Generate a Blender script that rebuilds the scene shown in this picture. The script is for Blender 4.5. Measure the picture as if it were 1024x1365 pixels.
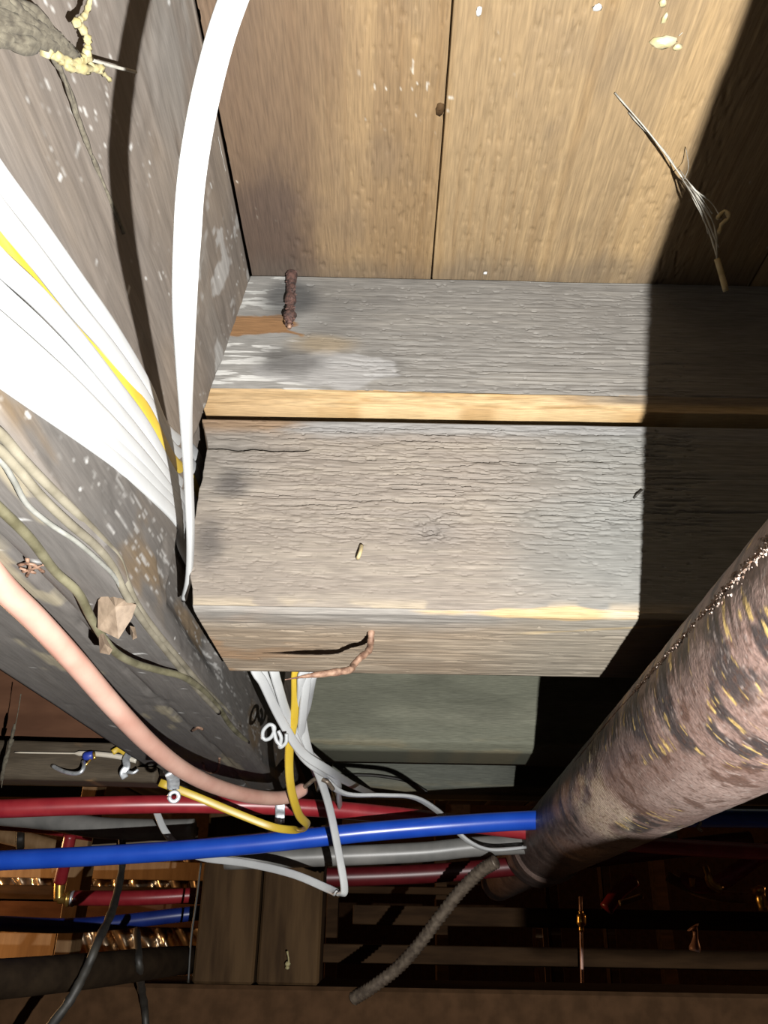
import bpy, math, random
import numpy as np
from mathutils import Matrix, Vector, Euler

for o in list(bpy.data.objects): bpy.data.objects.remove(o)
S = bpy.context.scene
COL = S.collection
R = math.radians
# ------------------------------------------------------------------ camera
# camera at the origin: x right, y away along the joists, z up (metres)
PITCH, ROLL, FPX = R(26.4), R(1.0), 1090.0
cam_rot = Matrix.Rotation(math.pi/2 + PITCH, 3, 'X') @ Matrix.Rotation(ROLL, 3, 'Z')
cd = bpy.data.cameras.new('camera'); cam = bpy.data.objects.new('camera', cd); COL.objects.link(cam)
cd.sensor_fit = 'VERTICAL'; cd.sensor_height = 36.0; cd.lens = FPX/1365*36.0
cd.clip_start = 0.01; cd.clip_end = 50
cam.matrix_world = cam_rot.to_4x4(); S.camera = cam
# ------------------------------------------------------------------ world, lights, exposure
w = bpy.data.worlds.new('world'); S.world = w; w.use_nodes = True
w.node_tree.nodes['Background'].inputs[0].default_value = (1.0, 0.62, 0.38, 1)
w.node_tree.nodes['Background'].inputs[1].default_value = 0.001
def lamp(name, loc, power, colour, rad):
    l = bpy.data.lights.new(name, 'POINT'); l.energy = power; l.color = colour; l.shadow_soft_size = rad
    o = bpy.data.objects.new(name, l); COL.objects.link(o); o.location = loc
    return o
lamp('hand_torch', (0.110, 0.0, -0.12), 112.0, (1.0, 0.985, 0.955), 0.0035)      # held just under and right of the lens
lamp('crawlspace_bulb', (-1.95, 2.45, 0.12), 48.0, (1.0, 0.56, 0.24), 0.03)  # bare warm bulb out of frame on the left
lamp('far_bulb', (1.95, 2.75, 0.25), 9.0, (1.0, 0.5, 0.22), 0.03)             # second weak bulb out of frame on the right
S.view_settings.view_transform = 'Standard'; S.view_settings.look = 'None'
S.view_settings.exposure = 0.0; S.view_settings.gamma = 1.0; S.view_settings.use_curve_mapping = False

# ------------------------------------------------------------------ measuring helpers
def ray(px, py):
    return cam_rot @ Vector(((px-512)/FPX, (682.5-py)/FPX, -1.0))
def P(px, py, t): return ray(px, py)*t
def PY(px, py, Y): d = ray(px, py); return d*(Y/d.y)
def PZ(px, py, Z): d = ray(px, py); return d*(Z/d.z)
GZ = [0.19, 0.36, 0.548]; GX = [-0.172, -0.163, -0.132]                   # girder side profile
def girder_x(z): return float(np.interp(z, GZ, GX))
def G(px, py, off=0.0):                                                    # point on the girder (side or underside), off metres nearer
    d = ray(px, py); best = None
    for k in range(2):
        a = Vector((GX[k], 0, GZ[k])); b = Vector((GX[k+1], 0, GZ[k+1]))
        n = Vector(((b-a).z, 0, -(b-a).x)); den = n.dot(d)
        if abs(den) < 1e-6: continue
        t = n.dot(a)/den; z = d.z*t
        if t > 0 and GZ[k]-1e-4 <= z <= GZ[k+1]+1e-4: best = t
    if best is None: best = GZ[0]/d.z
    L = d.length
    return d*(best - off/L)
# ------------------------------------------------------------------ noise
_rng = np.random.default_rng(7); _T = _rng.random((256, 256))
def vn(x, y, seed=0):
    x = np.asarray(x, float)+seed*17.31; y = np.asarray(y, float)+seed*9.77
    ix = np.floor(x).astype(int); iy = np.floor(y).astype(int)
    fx = x-ix; fy = y-iy; fx = fx*fx*(3-2*fx); fy = fy*fy*(3-2*fy)
    a = _T[ix & 255, iy & 255]; b = _T[(ix+1) & 255, iy & 255]; c = _T[ix & 255, (iy+1) & 255]; d = _T[(ix+1) & 255, (iy+1) & 255]
    return (a*(1-fx)+b*fx)*(1-fy)+(c*(1-fx)+d*fx)*fy
def fbm(x, y, seed=0, octv=4):
    s = 0; a = 0.5; tot = 0
    for k in range(octv):
        s = s+a*vn(x*2**k, y*2**k, seed+k*3); tot += a; a *= 0.5
    return s/tot
def sm(e0, e1, x):
    t = np.clip((x-e0)/(e1-e0), 0, 1); return t*t*(3-2*t)
def mix(c, col, f): return c*(1-f[..., None])+np.array(col)*f[..., None]
def base(shape, col): return np.broadcast_to(np.array(col, float), shape+(3,)).copy()

# ------------------------------------------------------------------ mesh builders
def tag(o, label=None, cat=None, group=None, kind=None):
    if label: o['label'] = label
    if cat: o['category'] = cat
    if group: o['group'] = group
    if kind: o['kind'] = kind
    return o
def empty(name, loc, label, cat, group=None):
    o = bpy.data.objects.new(name, None); COL.objects.link(o); o.location = loc; o.empty_display_size = 0.02
    return tag(o, label, cat, group)
def wloc(o):
    v = Vector(o.location); p = o.parent
    while p: v += Vector(p.location); p = p.parent
    return v
def mk(name, V, F, mat, parent=None, smooth=True, colour=None, origin=None):
    V = np.asarray(V, float).reshape(-1, 3)
    c = np.array(origin) if origin is not None else np.array([(V[:, 0].min()+V[:, 0].max())/2, (V[:, 1].min()+V[:, 1].max())/2, V[:, 2].min()])
    me = bpy.data.meshes.new(name); me.from_pydata((V-c).tolist() if len(V) < 5000 else [], [], F if len(V) < 5000 else [])
    if len(V) >= 5000:
        me.clear_geometry()
        fl = np.concatenate([np.asarray(f).ravel() for f in F]); 
        tot = np.concatenate([np.full(len(f), np.asarray(f).shape[1]) for f in F]) if isinstance(F[0], np.ndarray) else np.array([len(f) for f in F])
        me.vertices.add(len(V)); me.vertices.foreach_set('co', (V-c).ravel())
        me.loops.add(len(fl)); me.loops.foreach_set('vertex_index', fl.astype(np.int32))
        st = np.concatenate([[0], np.cumsum(tot)[:-1]])
        me.polygons.add(len(tot)); me.polygons.foreach_set('loop_start', st.astype(np.int32))
        me.update(calc_edges=True)
    me.validate()
    me.polygons.foreach_set('use_smooth', [smooth]*len(me.polygons))
    if colour is not None:
        at = me.color_attributes.new('Col', 'FLOAT_COLOR', 'POINT')
        cc = np.ones((len(V), 4)); cc[:, :3] = np.clip(colour.reshape(-1, 3), 0, 1); at.data.foreach_set('color', cc.ravel())
    if mat: me.materials.append(mat)
    o = bpy.data.objects.new(name, me); COL.objects.link(o)
    if parent: o.parent = parent; o.location = Vector(c)-wloc(parent)
    else: o.location = c
    return o
def extend(pts, d0=0.0, d1=0.0):
    """carry a run straight on past its first / last point"""
    pts = [Vector(p) for p in pts]
    if d0: u = (pts[0]-pts[1]).normalized(); pts = [pts[0]+u*d0, pts[0]+u*0.12, pts[0]+u*0.04]+pts
    if d1: u = (pts[-1]-pts[-2]).normalized(); pts = pts+[pts[-1]+u*0.04, pts[-1]+u*0.12, pts[-1]+u*d1]
    return pts
def along_girder(pts):
    """carry a cable on towards the viewer along the girder"""
    p, q = pts[0], pts[1]; out = []
    if p.z < GZ[0]+0.001: return [p+Vector((0, -k, 0)) for k in (0.55, 0.25, 0.1, 0.04)]+pts
    off = p.x-girder_x(p.z); sl = (q.z-p.z)/max(1e-3, q.y-p.y)
    for dy in (-0.6, -0.3, -0.12, -0.05, -0.02):
        z = min(0.535, max(0.2, p.z+sl*max(dy, -0.05))); out.append(Vector((girder_x(z)+max(off, 0.006), p.y+dy, z)))
    return out+pts
def spline(pts, n=8):
    p = [Vector(q) for q in pts]; p = [p[0]*2-p[1]]+p+[p[-1]*2-p[-2]]; out = []
    for i in range(1, len(p)-2):
        for k in range(n):
            t = k/n; a, b, c, d = p[i-1], p[i], p[i+1], p[i+2]
            out.append(0.5*((2*b)+(c-a)*t+(2*a-5*b+4*c-d)*t*t+(3*b-3*c+d-a)*t**3))
    out.append(p[-2]); return out
def tube_vf(path, r, sides=12, flat=None, face=None, jitter=0.0, seed=1, close=True):
    """path: points; r radius or list; flat=(w,t) gives a rounded flat section whose broad side faces `face`"""
    n = len(path); V = []; rnd = random.Random(seed)
    rr = r if isinstance(r, (list, tuple)) else [r]*n
    nrm = None
    for i in range(n):
        tg = (path[min(i+1, n-1)]-path[max(i-1, 0)]).normalized()
        f = face(path[i], i/(n-1)) if face else None
        if f is not None: nn = (f-tg*f.dot(tg))
        else:
            nn = (nrm-tg*nrm.dot(tg)) if nrm is not None else tg.orthogonal()
        if nn.length < 1e-6: nn = tg.orthogonal()
        nn.normalize(); nrm = nn; b = tg.cross(nn)
        j = 1+jitter*(rnd.random()-0.5)
        for k in range(sides):
            a = 2*math.pi*k/sides; c, s = math.cos(a), math.sin(a)
            if flat:
                e = 0.65
                u = math.copysign(abs(c)**e, c)*flat[0]/2*rr[i]*j; v = math.copysign(abs(s)**e, s)*flat[1]/2*rr[i]
                V.append(path[i]+b*u+nn*v)
            else: V.append(path[i]+(b*c+nn*s)*rr[i]*j)
    F = [(i*sides+k, i*sides+(k+1) % sides, (i+1)*sides+(k+1) % sides, (i+1)*sides+k) for i in range(n-1) for k in range(sides)]
    F += [tuple(range(sides-1, -1, -1)), tuple((n-1)*sides+k for k in range(sides))]
    return V, F
def tube(name, pts, r, mat, parent=None, n=8, **kw):
    V, F = tube_vf(spline(pts, n) if n else [Vector(p) for p in pts], r, **kw)
    return mk(name, V, F, mat, parent)
def join(parts):
    V = []; F = []
    for v, f in parts:
        k = len(V); V += [tuple(q) for q in v]; F += [tuple(i+k for i in g) for g in f]
    return V, F
def box_vf(a, b, bev=0.0):
    """bevelled box between two corners (bevel by three inset shells)"""
    a = Vector(a); b = Vector(b); V = []; e = bev
    for (i, j, k) in [(i, j, k) for i in (0, 1) for j in (0, 1) for k in (0, 1)]:
        c = Vector((b.x if i else a.x, b.y if j else a.y, b.z if k else a.z)); s = (-1 if i else 1, -1 if j else 1, -1 if k else 1)
        V += [c+Vector((0, s[1]*e, s[2]*e)), c+Vector((s[0]*e, 0, s[2]*e)), c+Vector((s[0]*e, s[1]*e, 0))]
    id_ = lambda i, j, k, ax: (i*4+j*2+k)*3+ax
    F = []
    F += [tuple(id_(i, *p, 0) for p in ((0, 0), (0, 1), (1, 1), (1, 0))) for i in (0, 1)]
    F += [tuple(id_(p[0], j, p[1], 1) for p in ((0, 0), (1, 0), (1, 1), (0, 1))) for j in (0, 1)]
    F += [tuple(id_(p[0], p[1], k, 2) for p in ((0, 0), (0, 1), (1, 1), (1, 0))) for k in (0, 1)]
    if e:
        for p in ((0, 0), (0, 1), (1, 0), (1, 1)):
            F.append((id_(0, *p, 1), id_(0, *p, 2), id_(1, *p, 2), id_(1, *p, 1)))
            F.append((id_(p[0], 0, p[1], 0), id_(p[0], 0, p[1], 2), id_(p[0], 1, p[1], 2), id_(p[0], 1, p[1], 0)))
            F.append((id_(p[0], p[1], 0, 0), id_(p[0], p[1], 0, 1), id_(p[0], p[1], 1, 1), id_(p[0], p[1], 1, 0)))
        for i in (0, 1):
            for j in (0, 1):
                for k in (0, 1): F.append(tuple(id_(i, j, k, x) for x in range(3)))
    return V, F
def fixn(o):
    import bmesh
    bm = bmesh.new(); bm.from_mesh(o.data); bmesh.ops.remove_doubles(bm, verts=bm.verts, dist=1e-7); bmesh.ops.recalc_face_normals(bm, faces=bm.faces); bm.to_mesh(o.data); bm.free(); return o
def box(name, a, b, mat, parent=None, bev=0.002):
    V, F = box_vf(a, b, bev); return fixn(mk(name, V, F, mat, parent, smooth=False))
def ring_profile(corners, steps):
    """closed profile from corners, each edge sampled at its own step; returns p, q, normals, arc s"""
    P_, Q_, E_ = [], [], []
    n = len(corners)
    for i in range(n):
        a = np.array(corners[i]); b = np.array(corners[(i+1) % n]); m = max(1, int(round(np.linalg.norm(b-a)/steps[i])))
        for k in range(m): c = a+(b-a)*k/m; P_.append(c[0]); Q_.append(c[1]); E_.append(i)
    p = np.array(P_); q = np.array(Q_)
    tp = np.roll(p, -1)-np.roll(p, 1); tq = np.roll(q, -1)-np.roll(q, 1); L = np.hypot(tp, tq)+1e-12
    s = np.concatenate([[0], np.cumsum(np.hypot(np.diff(p), np.diff(q)))])
    return p, q, tq/L, -tp/L, s, np.array(E_)
def sweep(name, A, prof, place, hfun, cfun, mat, parent=None):
    p, q, n1, n2, s, E = prof; A = np.asarray(A); na, m = len(A), len(p)
    AA, SS = np.meshgrid(A, s, indexing='ij'); PP = np.broadcast_to(p, (na, m)); QQ = np.broadcast_to(q, (na, m)); EE = np.broadcast_to(E, (na, m))
    h = hfun(AA, SS, PP, QQ, EE)
    V = place(AA, PP+n1*h, QQ+n2*h)
    col = cfun(AA, SS, PP, QQ, EE, h)
    i = np.arange(na-1)[:, None]*m; j = np.arange(m)[None, :]; j2 = (j+1) % m
    quads = np.stack([i+j, i+j2, i+m+j2, i+m+j], -1).reshape(-1, 4)
    caps = [np.arange(m)[None, ::-1], ((na-1)*m+np.arange(m))[None, :]]
    return mk(name, V.reshape(-1, 3), [quads]+caps if na*m >= 5000 else quads.tolist()+[c[0].tolist() for c in caps], mat, parent, colour=col.reshape(-1, 3))
def grid_steps(segs):
    out = []
    for a, b, d in segs: out += list(np.arange(a, b-d*0.5, d))
    return np.array(out+[segs[-1][1]])

# ------------------------------------------------------------------ materials
def mat_attr(name, rough=0.8, stretch=(1, 1, 1), scale=300, bump=0.3, dist=0.001, vary=0.25, spec=0.3, metal=0.0):
    m = bpy.data.materials.new(name); m.use_nodes = True; nt = m.node_tree; N = nt.nodes; Lk = nt.links
    b = N['Principled BSDF']; at = N.new('ShaderNodeAttribute'); at.attribute_name = 'Col'
    tc = N.new('ShaderNodeTexCoord'); mp = N.new('ShaderNodeMapping'); mp.inputs['Scale'].default_value = stretch
    nz = N.new('ShaderNodeTexNoise'); nz.inputs['Scale'].default_value = scale; nz.inputs['Detail'].default_value = 4
    Lk.new(tc.outputs['Object'], mp.inputs[0]); Lk.new(mp.outputs[0], nz.inputs[0])
    mr = N.new('ShaderNodeMapRange'); mr.inputs[1].default_value = 0.3; mr.inputs[2].default_value = 0.7
    mr.inputs[3].default_value = (1-vary)*0.46; mr.inputs[4].default_value = (1+vary)*0.46; Lk.new(nz.outputs[0], mr.inputs[0])
    mx = N.new('ShaderNodeVectorMath'); mx.operation = 'SCALE'; Lk.new(at.outputs['Color'], mx.inputs[0]); Lk.new(mr.outputs[0], mx.inputs['Scale'])
    Lk.new(mx.outputs[0], b.inputs['Base Color'])
    bp = N.new('ShaderNodeBump'); bp.inputs['Strength'].default_value = bump; bp.inputs['Distance'].default_value = dist
    Lk.new(nz.outputs[0], bp.inputs['Height']); Lk.new(bp.outputs[0], b.inputs['Normal'])
    b.inputs['Roughness'].default_value = rough; b.inputs['Specular IOR Level'].default_value = spec; b.inputs['Metallic'].default_value = metal
    return m
def mat(name, c1, c2=None, rough=0.5, metal=0.0, scale=60, stretch=(1, 1, 1), bump=0.0, dist=0.001, spec=0.5, lo=0.35, hi=0.65, trans=0.0, k=0.46):
    if metal > 0.6: k = 1
    c1 = tuple(v*k for v in c1); c2 = tuple(v*k for v in (c2 or c1)) if c2 else c1
    m = bpy.data.materials.new(name); m.use_nodes = True; nt = m.node_tree; N = nt.nodes; Lk = nt.links
    b = N['Principled BSDF']; b.inputs['Roughness'].default_value = rough; b.inputs['Metallic'].default_value = metal; b.inputs['Specular IOR Level'].default_value = spec
    tc = N.new('ShaderNodeTexCoord'); mp = N.new('ShaderNodeMapping'); mp.inputs['Scale'].default_value = stretch
    nz = N.new('ShaderNodeTexNoise'); nz.inputs['Scale'].default_value = scale; nz.inputs['Detail'].default_value = 5
    Lk.new(tc.outputs['Object'], mp.inputs[0]); Lk.new(mp.outputs[0], nz.inputs[0])
    cr = N.new('ShaderNodeValToRGB'); cr.color_ramp.elements[0].position = lo; cr.color_ramp.elements[1].position = hi
    cr.color_ramp.elements[0].color = (*c1, 1); cr.color_ramp.elements[1].color = (*(c2 or c1), 1)
    Lk.new(nz.outputs[0], cr.inputs[0]); Lk.new(cr.outputs[0], b.inputs['Base Color'])
    if bump:
        bp = N.new('ShaderNodeBump'); bp.inputs['Strength'].default_value = bump; bp.inputs['Distance'].default_value = dist
        Lk.new(nz.outputs[0], bp.inputs['Height']); Lk.new(bp.outputs[0], b.inputs['Normal'])
    if trans: b.inputs['Transmission Weight'].default_value = trans
    return m
M_WX = mat_attr('weathered_wood_x', 0.72, (0.06, 1, 1), 900, 0.35, 0.0008, 0.22, 0.22)
M_WY = mat_attr('weathered_wood_y', 0.75, (1, 0.06, 1), 700, 0.3, 0.0008, 0.2, 0.3)
M_GIRD = mat_attr('old_girder_wood', 0.8, (1, 0.08, 1), 420, 0.25, 0.0008, 0.14, 0.25)
M_RUST = mat_attr('rusty_iron', 0.55, (1, 1, 1), 420, 0.5, 0.0008, 0.25, 0.5)
M_WHITE = mat('white_vinyl_jacket', (0.42, 0.43, 0.435), (0.46, 0.47, 0.47), 0.42, scale=30, k=0.74)
M_WHITE2 = mat('greyed_white_jacket', (0.40, 0.42, 0.43), (0.5, 0.52, 0.53), 0.45, scale=40, k=0.6)
M_CREAM = mat('cream_jacket', (0.80, 0.70, 0.55), (0.86, 0.80, 0.68), 0.5, scale=20)
M_YELLOW = mat('yellow_jacket', (0.78, 0.52, 0.04), (0.85, 0.60, 0.07), 0.4, scale=30)
M_OLDW = mat('cloth_wire_grey', (0.15, 0.13, 0.085), (0.29, 0.26, 0.19), 0.85, scale=45, bump=0.2)
M_OLDW2 = mat('cloth_wire_pale', (0.22, 0.22, 0.19), (0.32, 0.32, 0.29), 0.8, scale=90, bump=0.3)
M_OLIVE = mat('cloth_wire_olive', (0.085, 0.075, 0.03), (0.24, 0.22, 0.13), 0.8, scale=40, bump=0.2)
M_BLUE = mat('blue_pex', (0.012, 0.085, 0.62), (0.02, 0.11, 0.70), 0.3, scale=25)
M_RED = mat('red_pex', (0.40, 0.022, 0.035), (0.50, 0.04, 0.05), 0.35, scale=40)
M_DRED = mat('shaded_red_pex', (0.13, 0.008, 0.012), (0.17, 0.014, 0.018), 0.4, scale=40)  # red pex with the dim light of the far run put into its colour
M_COPPER = mat('copper_tube', (0.66, 0.36, 0.28), (0.80, 0.50, 0.40), 0.45, metal=0.2, scale=25, k=0.58)
M_GALV = mat('galvanised_steel', (0.42, 0.45, 0.48), (0.70, 0.73, 0.76), 0.4, metal=0.7, scale=150)
M_BRASS = mat('brass', (0.60, 0.36, 0.08), (0.75, 0.50, 0.15), 0.3, metal=0.9, scale=80)
M_NAIL = mat('rusty_nail', (0.13, 0.055, 0.03), (0.44, 0.27, 0.18), 0.7, metal=0.2, scale=160, bump=0.6)
M_RUSTCLUMP = mat('rust_clump', (0.035, 0.016, 0.012), (0.17, 0.08, 0.06), 0.8, scale=260, bump=0.8)
M_BLACKP = mat('black_iron', (0.020, 0.013, 0.008), (0.036, 0.024, 0.014), 0.6, scale=40, bump=0.3, spec=0.08)
M_BLACKC = mat('black_cord', (0.02, 0.018, 0.015), (0.05, 0.045, 0.035), 0.6, scale=60)
M_GREYP = mat('grey_plastic_pipe', (0.22, 0.22, 0.21), (0.36, 0.35, 0.33), 0.4, scale=18)
M_ARMOUR = mat('armoured_conduit', (0.16, 0.12, 0.09), (0.34, 0.27, 0.2), 0.5, metal=0.5, scale=120)
M_BROWN = mat('brown_board', (0.13, 0.06, 0.034), (0.21, 0.10, 0.056), 0.8, scale=30, stretch=(0.3, 1, 1), bump=0.3, spec=0.08)
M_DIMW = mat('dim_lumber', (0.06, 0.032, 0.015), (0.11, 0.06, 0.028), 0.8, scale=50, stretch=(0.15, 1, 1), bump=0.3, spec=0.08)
M_LEDGE = mat('ledger_wood', (0.15, 0.115, 0.08), (0.30, 0.24, 0.17), 0.8, scale=60, stretch=(0.12, 1, 1), bump=0.4, spec=0.08)
M_TAN = mat('tan_wood', (0.42, 0.24, 0.10), (0.58, 0.36, 0.17), 0.7, scale=50, stretch=(1, 1, 0.15), bump=0.3)
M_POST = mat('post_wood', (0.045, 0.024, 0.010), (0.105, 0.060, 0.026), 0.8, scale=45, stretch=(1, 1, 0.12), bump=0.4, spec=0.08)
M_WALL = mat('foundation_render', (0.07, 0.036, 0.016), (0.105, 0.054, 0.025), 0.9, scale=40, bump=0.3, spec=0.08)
M_EARTH = mat('earth', (0.05, 0.03, 0.02), (0.1, 0.06, 0.04), 0.95, scale=12, bump=0.5)
M_FOIL = mat('crinkled_foil', (0.55, 0.42, 0.28), (0.78, 0.62, 0.44), 0.28, metal=0.95, scale=8)
M_WEB = mat('cobweb', (0.42, 0.40, 0.35), (0.6, 0.58, 0.5), 0.9, scale=200)
M_DUST = mat('dusty_web', (0.075, 0.062, 0.04), (0.17, 0.15, 0.105), 0.95, scale=220, bump=0.5)
M_FLUFF = mat('yellow_fluff', (0.40, 0.33, 0.13), (0.55, 0.49, 0.27), 0.9, scale=260)
M_STRAW = mat('straw', (0.40, 0.31, 0.15), (0.55, 0.45, 0.25), 0.8, scale=120)
M_CHIP = mat('raw_split_wood', (0.16, 0.11, 0.07), (0.30, 0.22, 0.15), 0.75, scale=160, stretch=(1, 1, 0.2), bump=0.5)
M_PAINT = mat('white_flake', (0.72, 0.72, 0.70), (0.8, 0.8, 0.78), 0.7, scale=100)
M_GLUE = mat('yellowed_drip', (0.62, 0.52, 0.25), (0.72, 0.66, 0.45), 0.5, scale=150)
M_BLUEP = mat('blue_plastic', (0.03, 0.06, 0.45), (0.05, 0.09, 0.55), 0.4)
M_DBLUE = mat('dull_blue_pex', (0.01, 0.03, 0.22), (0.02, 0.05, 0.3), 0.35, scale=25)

# ================================================================== structure
# ceiling of wide planks (grain along y)
CZ = 0.548
ceil = bpy.data.objects.new('ceiling', None); COL.objects.link(ceil); ceil.location = (0.2, 0.5, CZ); tag(ceil, kind='structure')
xj = PZ(588, 200, CZ).x
def plank(x0, x1, dense, seed, tint):
    ystep = [(-0.9, 0.1, 0.05), (0.1, 0.64, 0.0022), (0.64, 5.0, 0.2)] if dense else [(-0.9, 5.0, 0.2)]
    st = 0.0012 if dense else 0.03
    prof = ring_profile([(x1, CZ), (x1, CZ+0.03), (x0, CZ+0.03), (x0, CZ)], [0.03, 0.05, 0.03, st])
    wob = lambda A: 0.0022*(fbm(A*7, A*0, 99, 3)-0.5)+0.003*(A-0.3)
    def wav(A, x): return 0.004*np.sin(A*9+seed*2)+0.012*fbm(A*5, x*6, seed)
    def hf(A, s, p, q, E):
        f = (q < CZ+0.001)
        edge = np.minimum(np.abs(p-x0), np.abs(p-x1))
        g = fbm(A*9, (p+wav(A, p))*330, seed, 3)
        pit = sm(0.72, 0.86, vn(A*130, p*420, seed+5))*sm(0.42, 0.62, fbm(A*4, p*14, seed+8))
        return np.where(f, (g-0.5)*0.0006-pit*0.0012-0.0007*sm(0.0014, 0.0, edge), 0)
    def cf(A, s, p, q, E, h):
        xx = p+wav(A, p)
        c = base(p.shape, tint)
        g = fbm(A*2.2, xx*34, seed+1, 4); c = mix(c, (0.43, 0.29, 0.14), sm(0.5, 0.75, g)*0.75)
        g2 = vn(A*3, xx*230, seed+2); c = mix(c, (0.20, 0.115, 0.045), sm(0.55, 0.9, g2)*0.35)
        g3 = vn(A*2, xx*520, seed+3); c = mix(c, (0.50, 0.35, 0.18), sm(0.62, 0.95, g3)*0.45*sm(0.05, 0.16, p))
        d = fbm(A*14, p*20, seed+4); c = mix(c, (0.15, 0.11, 0.075), sm(0.55, 0.8, d)*0.3)
        # darker towards the girder, near their corner and along the header
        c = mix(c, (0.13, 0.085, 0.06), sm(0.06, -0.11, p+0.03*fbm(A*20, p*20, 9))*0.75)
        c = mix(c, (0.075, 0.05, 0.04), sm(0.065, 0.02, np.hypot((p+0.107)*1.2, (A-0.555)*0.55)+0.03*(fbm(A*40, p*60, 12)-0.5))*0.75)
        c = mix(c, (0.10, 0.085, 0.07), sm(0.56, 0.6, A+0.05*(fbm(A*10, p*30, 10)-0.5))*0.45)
        # fly specks
        c = mix(c, (0.6, 0.56, 0.48), sm(0.93, 0.97, vn(A*260, p*260, seed+11))*sm(0.5, 0.7, fbm(A*7, p*7, 14)))
        return c
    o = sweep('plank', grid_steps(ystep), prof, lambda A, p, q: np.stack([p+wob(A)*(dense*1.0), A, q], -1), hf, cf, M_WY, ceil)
    return o
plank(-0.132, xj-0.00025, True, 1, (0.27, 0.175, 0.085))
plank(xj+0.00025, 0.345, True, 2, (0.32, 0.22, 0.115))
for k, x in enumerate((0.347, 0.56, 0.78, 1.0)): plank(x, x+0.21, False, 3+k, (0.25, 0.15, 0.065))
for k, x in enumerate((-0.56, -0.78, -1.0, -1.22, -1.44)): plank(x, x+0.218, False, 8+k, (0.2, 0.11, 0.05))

floor = box('floor', (-2.6, -1.0, -1.5), (2.2, 5.2, -1.45), M_EARTH, bev=0); tag(floor, kind='structure')
WY0, WZ = 1.60, -0.106
torch_shade = box('torch_block_1', (0.150, 0.28, -0.112), (2.2, 0.36, -0.055), M_DIMW, bev=0.004); tag(torch_shade, kind='structure')   # unseen block added right of the lens, shading the space behind the iron pipe
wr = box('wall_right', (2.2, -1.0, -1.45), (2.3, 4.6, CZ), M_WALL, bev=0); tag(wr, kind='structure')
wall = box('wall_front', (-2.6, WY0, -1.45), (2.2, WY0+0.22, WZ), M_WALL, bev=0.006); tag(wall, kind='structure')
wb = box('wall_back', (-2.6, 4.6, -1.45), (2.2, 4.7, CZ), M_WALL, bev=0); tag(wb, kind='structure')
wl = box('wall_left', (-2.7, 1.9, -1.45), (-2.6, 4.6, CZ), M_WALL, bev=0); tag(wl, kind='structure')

# ================================================================== girder
GB = 0.19; GL = -0.335
def build_girder():
    prof = ring_profile([(GL, GB), (-0.174, GB), (-0.168, GB+0.006), (-0.163, 0.36), (-0.132, CZ-0.002), (GL, CZ-0.002)], [0.004, 0.003, 0.0022, 0.0018, 0.05, 0.05])
    A = grid_steps([(-0.9, 0.1, 0.05), (0.1, 0.9, 0.0028), (0.9, 1.75, 0.01)])
    def hf(A, s, p, q, E):
        notch = 0.014*sm(0.597, 0.606, A)*sm(0.84, 0.80, A)*((E == 2) | (E == 3))*sm(GB+0.02, GB+0.05, q)*sm(0.45, 0.42, q)
        g = fbm(A*14, s*120, 21, 4)-0.5; big = fbm(A*6, s*14, 22, 3)-0.5
        chip = sm(0.62, 0.8, fbm(A*22, s*30, 23, 3))
        vis = (E <= 3)
        crack = np.exp(-((s-(0.118+0.006*np.sin(A*7)+0.01*(fbm(A*12, A*0, 25)-0.5)))/0.0016)**2)*sm(0.35, 0.5, A)*0.007
        return np.where(vis, g*0.0014+big*0.003-chip*0.001-crack-notch, 0)
    def cf(A, s, p, q, E, h):
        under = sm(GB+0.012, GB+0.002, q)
        c = base(p.shape, (0.235, 0.195, 0.16))
        c = mix(c, (0.28, 0.225, 0.175), sm(0.42, 0.7, fbm(A*5, s*30, 30))*0.7)
        c = mix(c, (0.20, 0.175, 0.155), sm(0.45, 0.7, fbm(A*8, s*12, 31))*0.6)
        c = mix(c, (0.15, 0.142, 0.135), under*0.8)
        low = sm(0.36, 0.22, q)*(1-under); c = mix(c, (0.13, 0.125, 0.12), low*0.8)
        # rubbed brown patch and lime flecks
        c = mix(c, (0.22, 0.15, 0.08), sm(0.55, 0.72, fbm(A*9, s*26, 33))*low*0.8)
        fl = sm(0.86, 0.94, vn(A*220+s*200, s*600, 34))*(1-under*0.8)*sm(0.5, 0.68, fbm(A*7, s*16, 35)); c = mix(c, (0.66, 0.65, 0.62), fl*0.85)
        fl2 = sm(0.62, 0.68, fbm(A*60+s*120, s*420, 36, 3))*sm(0.5, 0.6, fbm(A*12, s*40, 47))*low*sm(0.35, 0.5, A); c = mix(c, (0.55, 0.54, 0.52), fl2*0.7)
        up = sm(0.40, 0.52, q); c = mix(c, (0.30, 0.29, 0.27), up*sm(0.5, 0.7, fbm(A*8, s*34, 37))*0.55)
        fl3 = sm(0.60, 0.66, fbm(A*40, s*40, 38, 3))*sm(0.42, 0.5, A)*sm(0.66, 0.58, A)*sm(0.38, 0.44, q); c = mix(c, (0.5, 0.49, 0.47), fl3*0.7)
        fl4 = sm(0.955, 0.975, vn(A*120, s*120, 39)); c = mix(c, (0.7, 0.7, 0.68), fl4)
        c = mix(c, (0.45, 0.39, 0.26), under*sm(0.72, 0.76, fbm(A*11, s*40, 40, 3))*0.6)
        return c
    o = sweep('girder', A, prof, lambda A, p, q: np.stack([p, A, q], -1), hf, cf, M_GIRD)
    return tag(o, 'massive dark grey timber girder on the left, lime flecks on its side, cables along it', 'beam')
build_girder()

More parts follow.
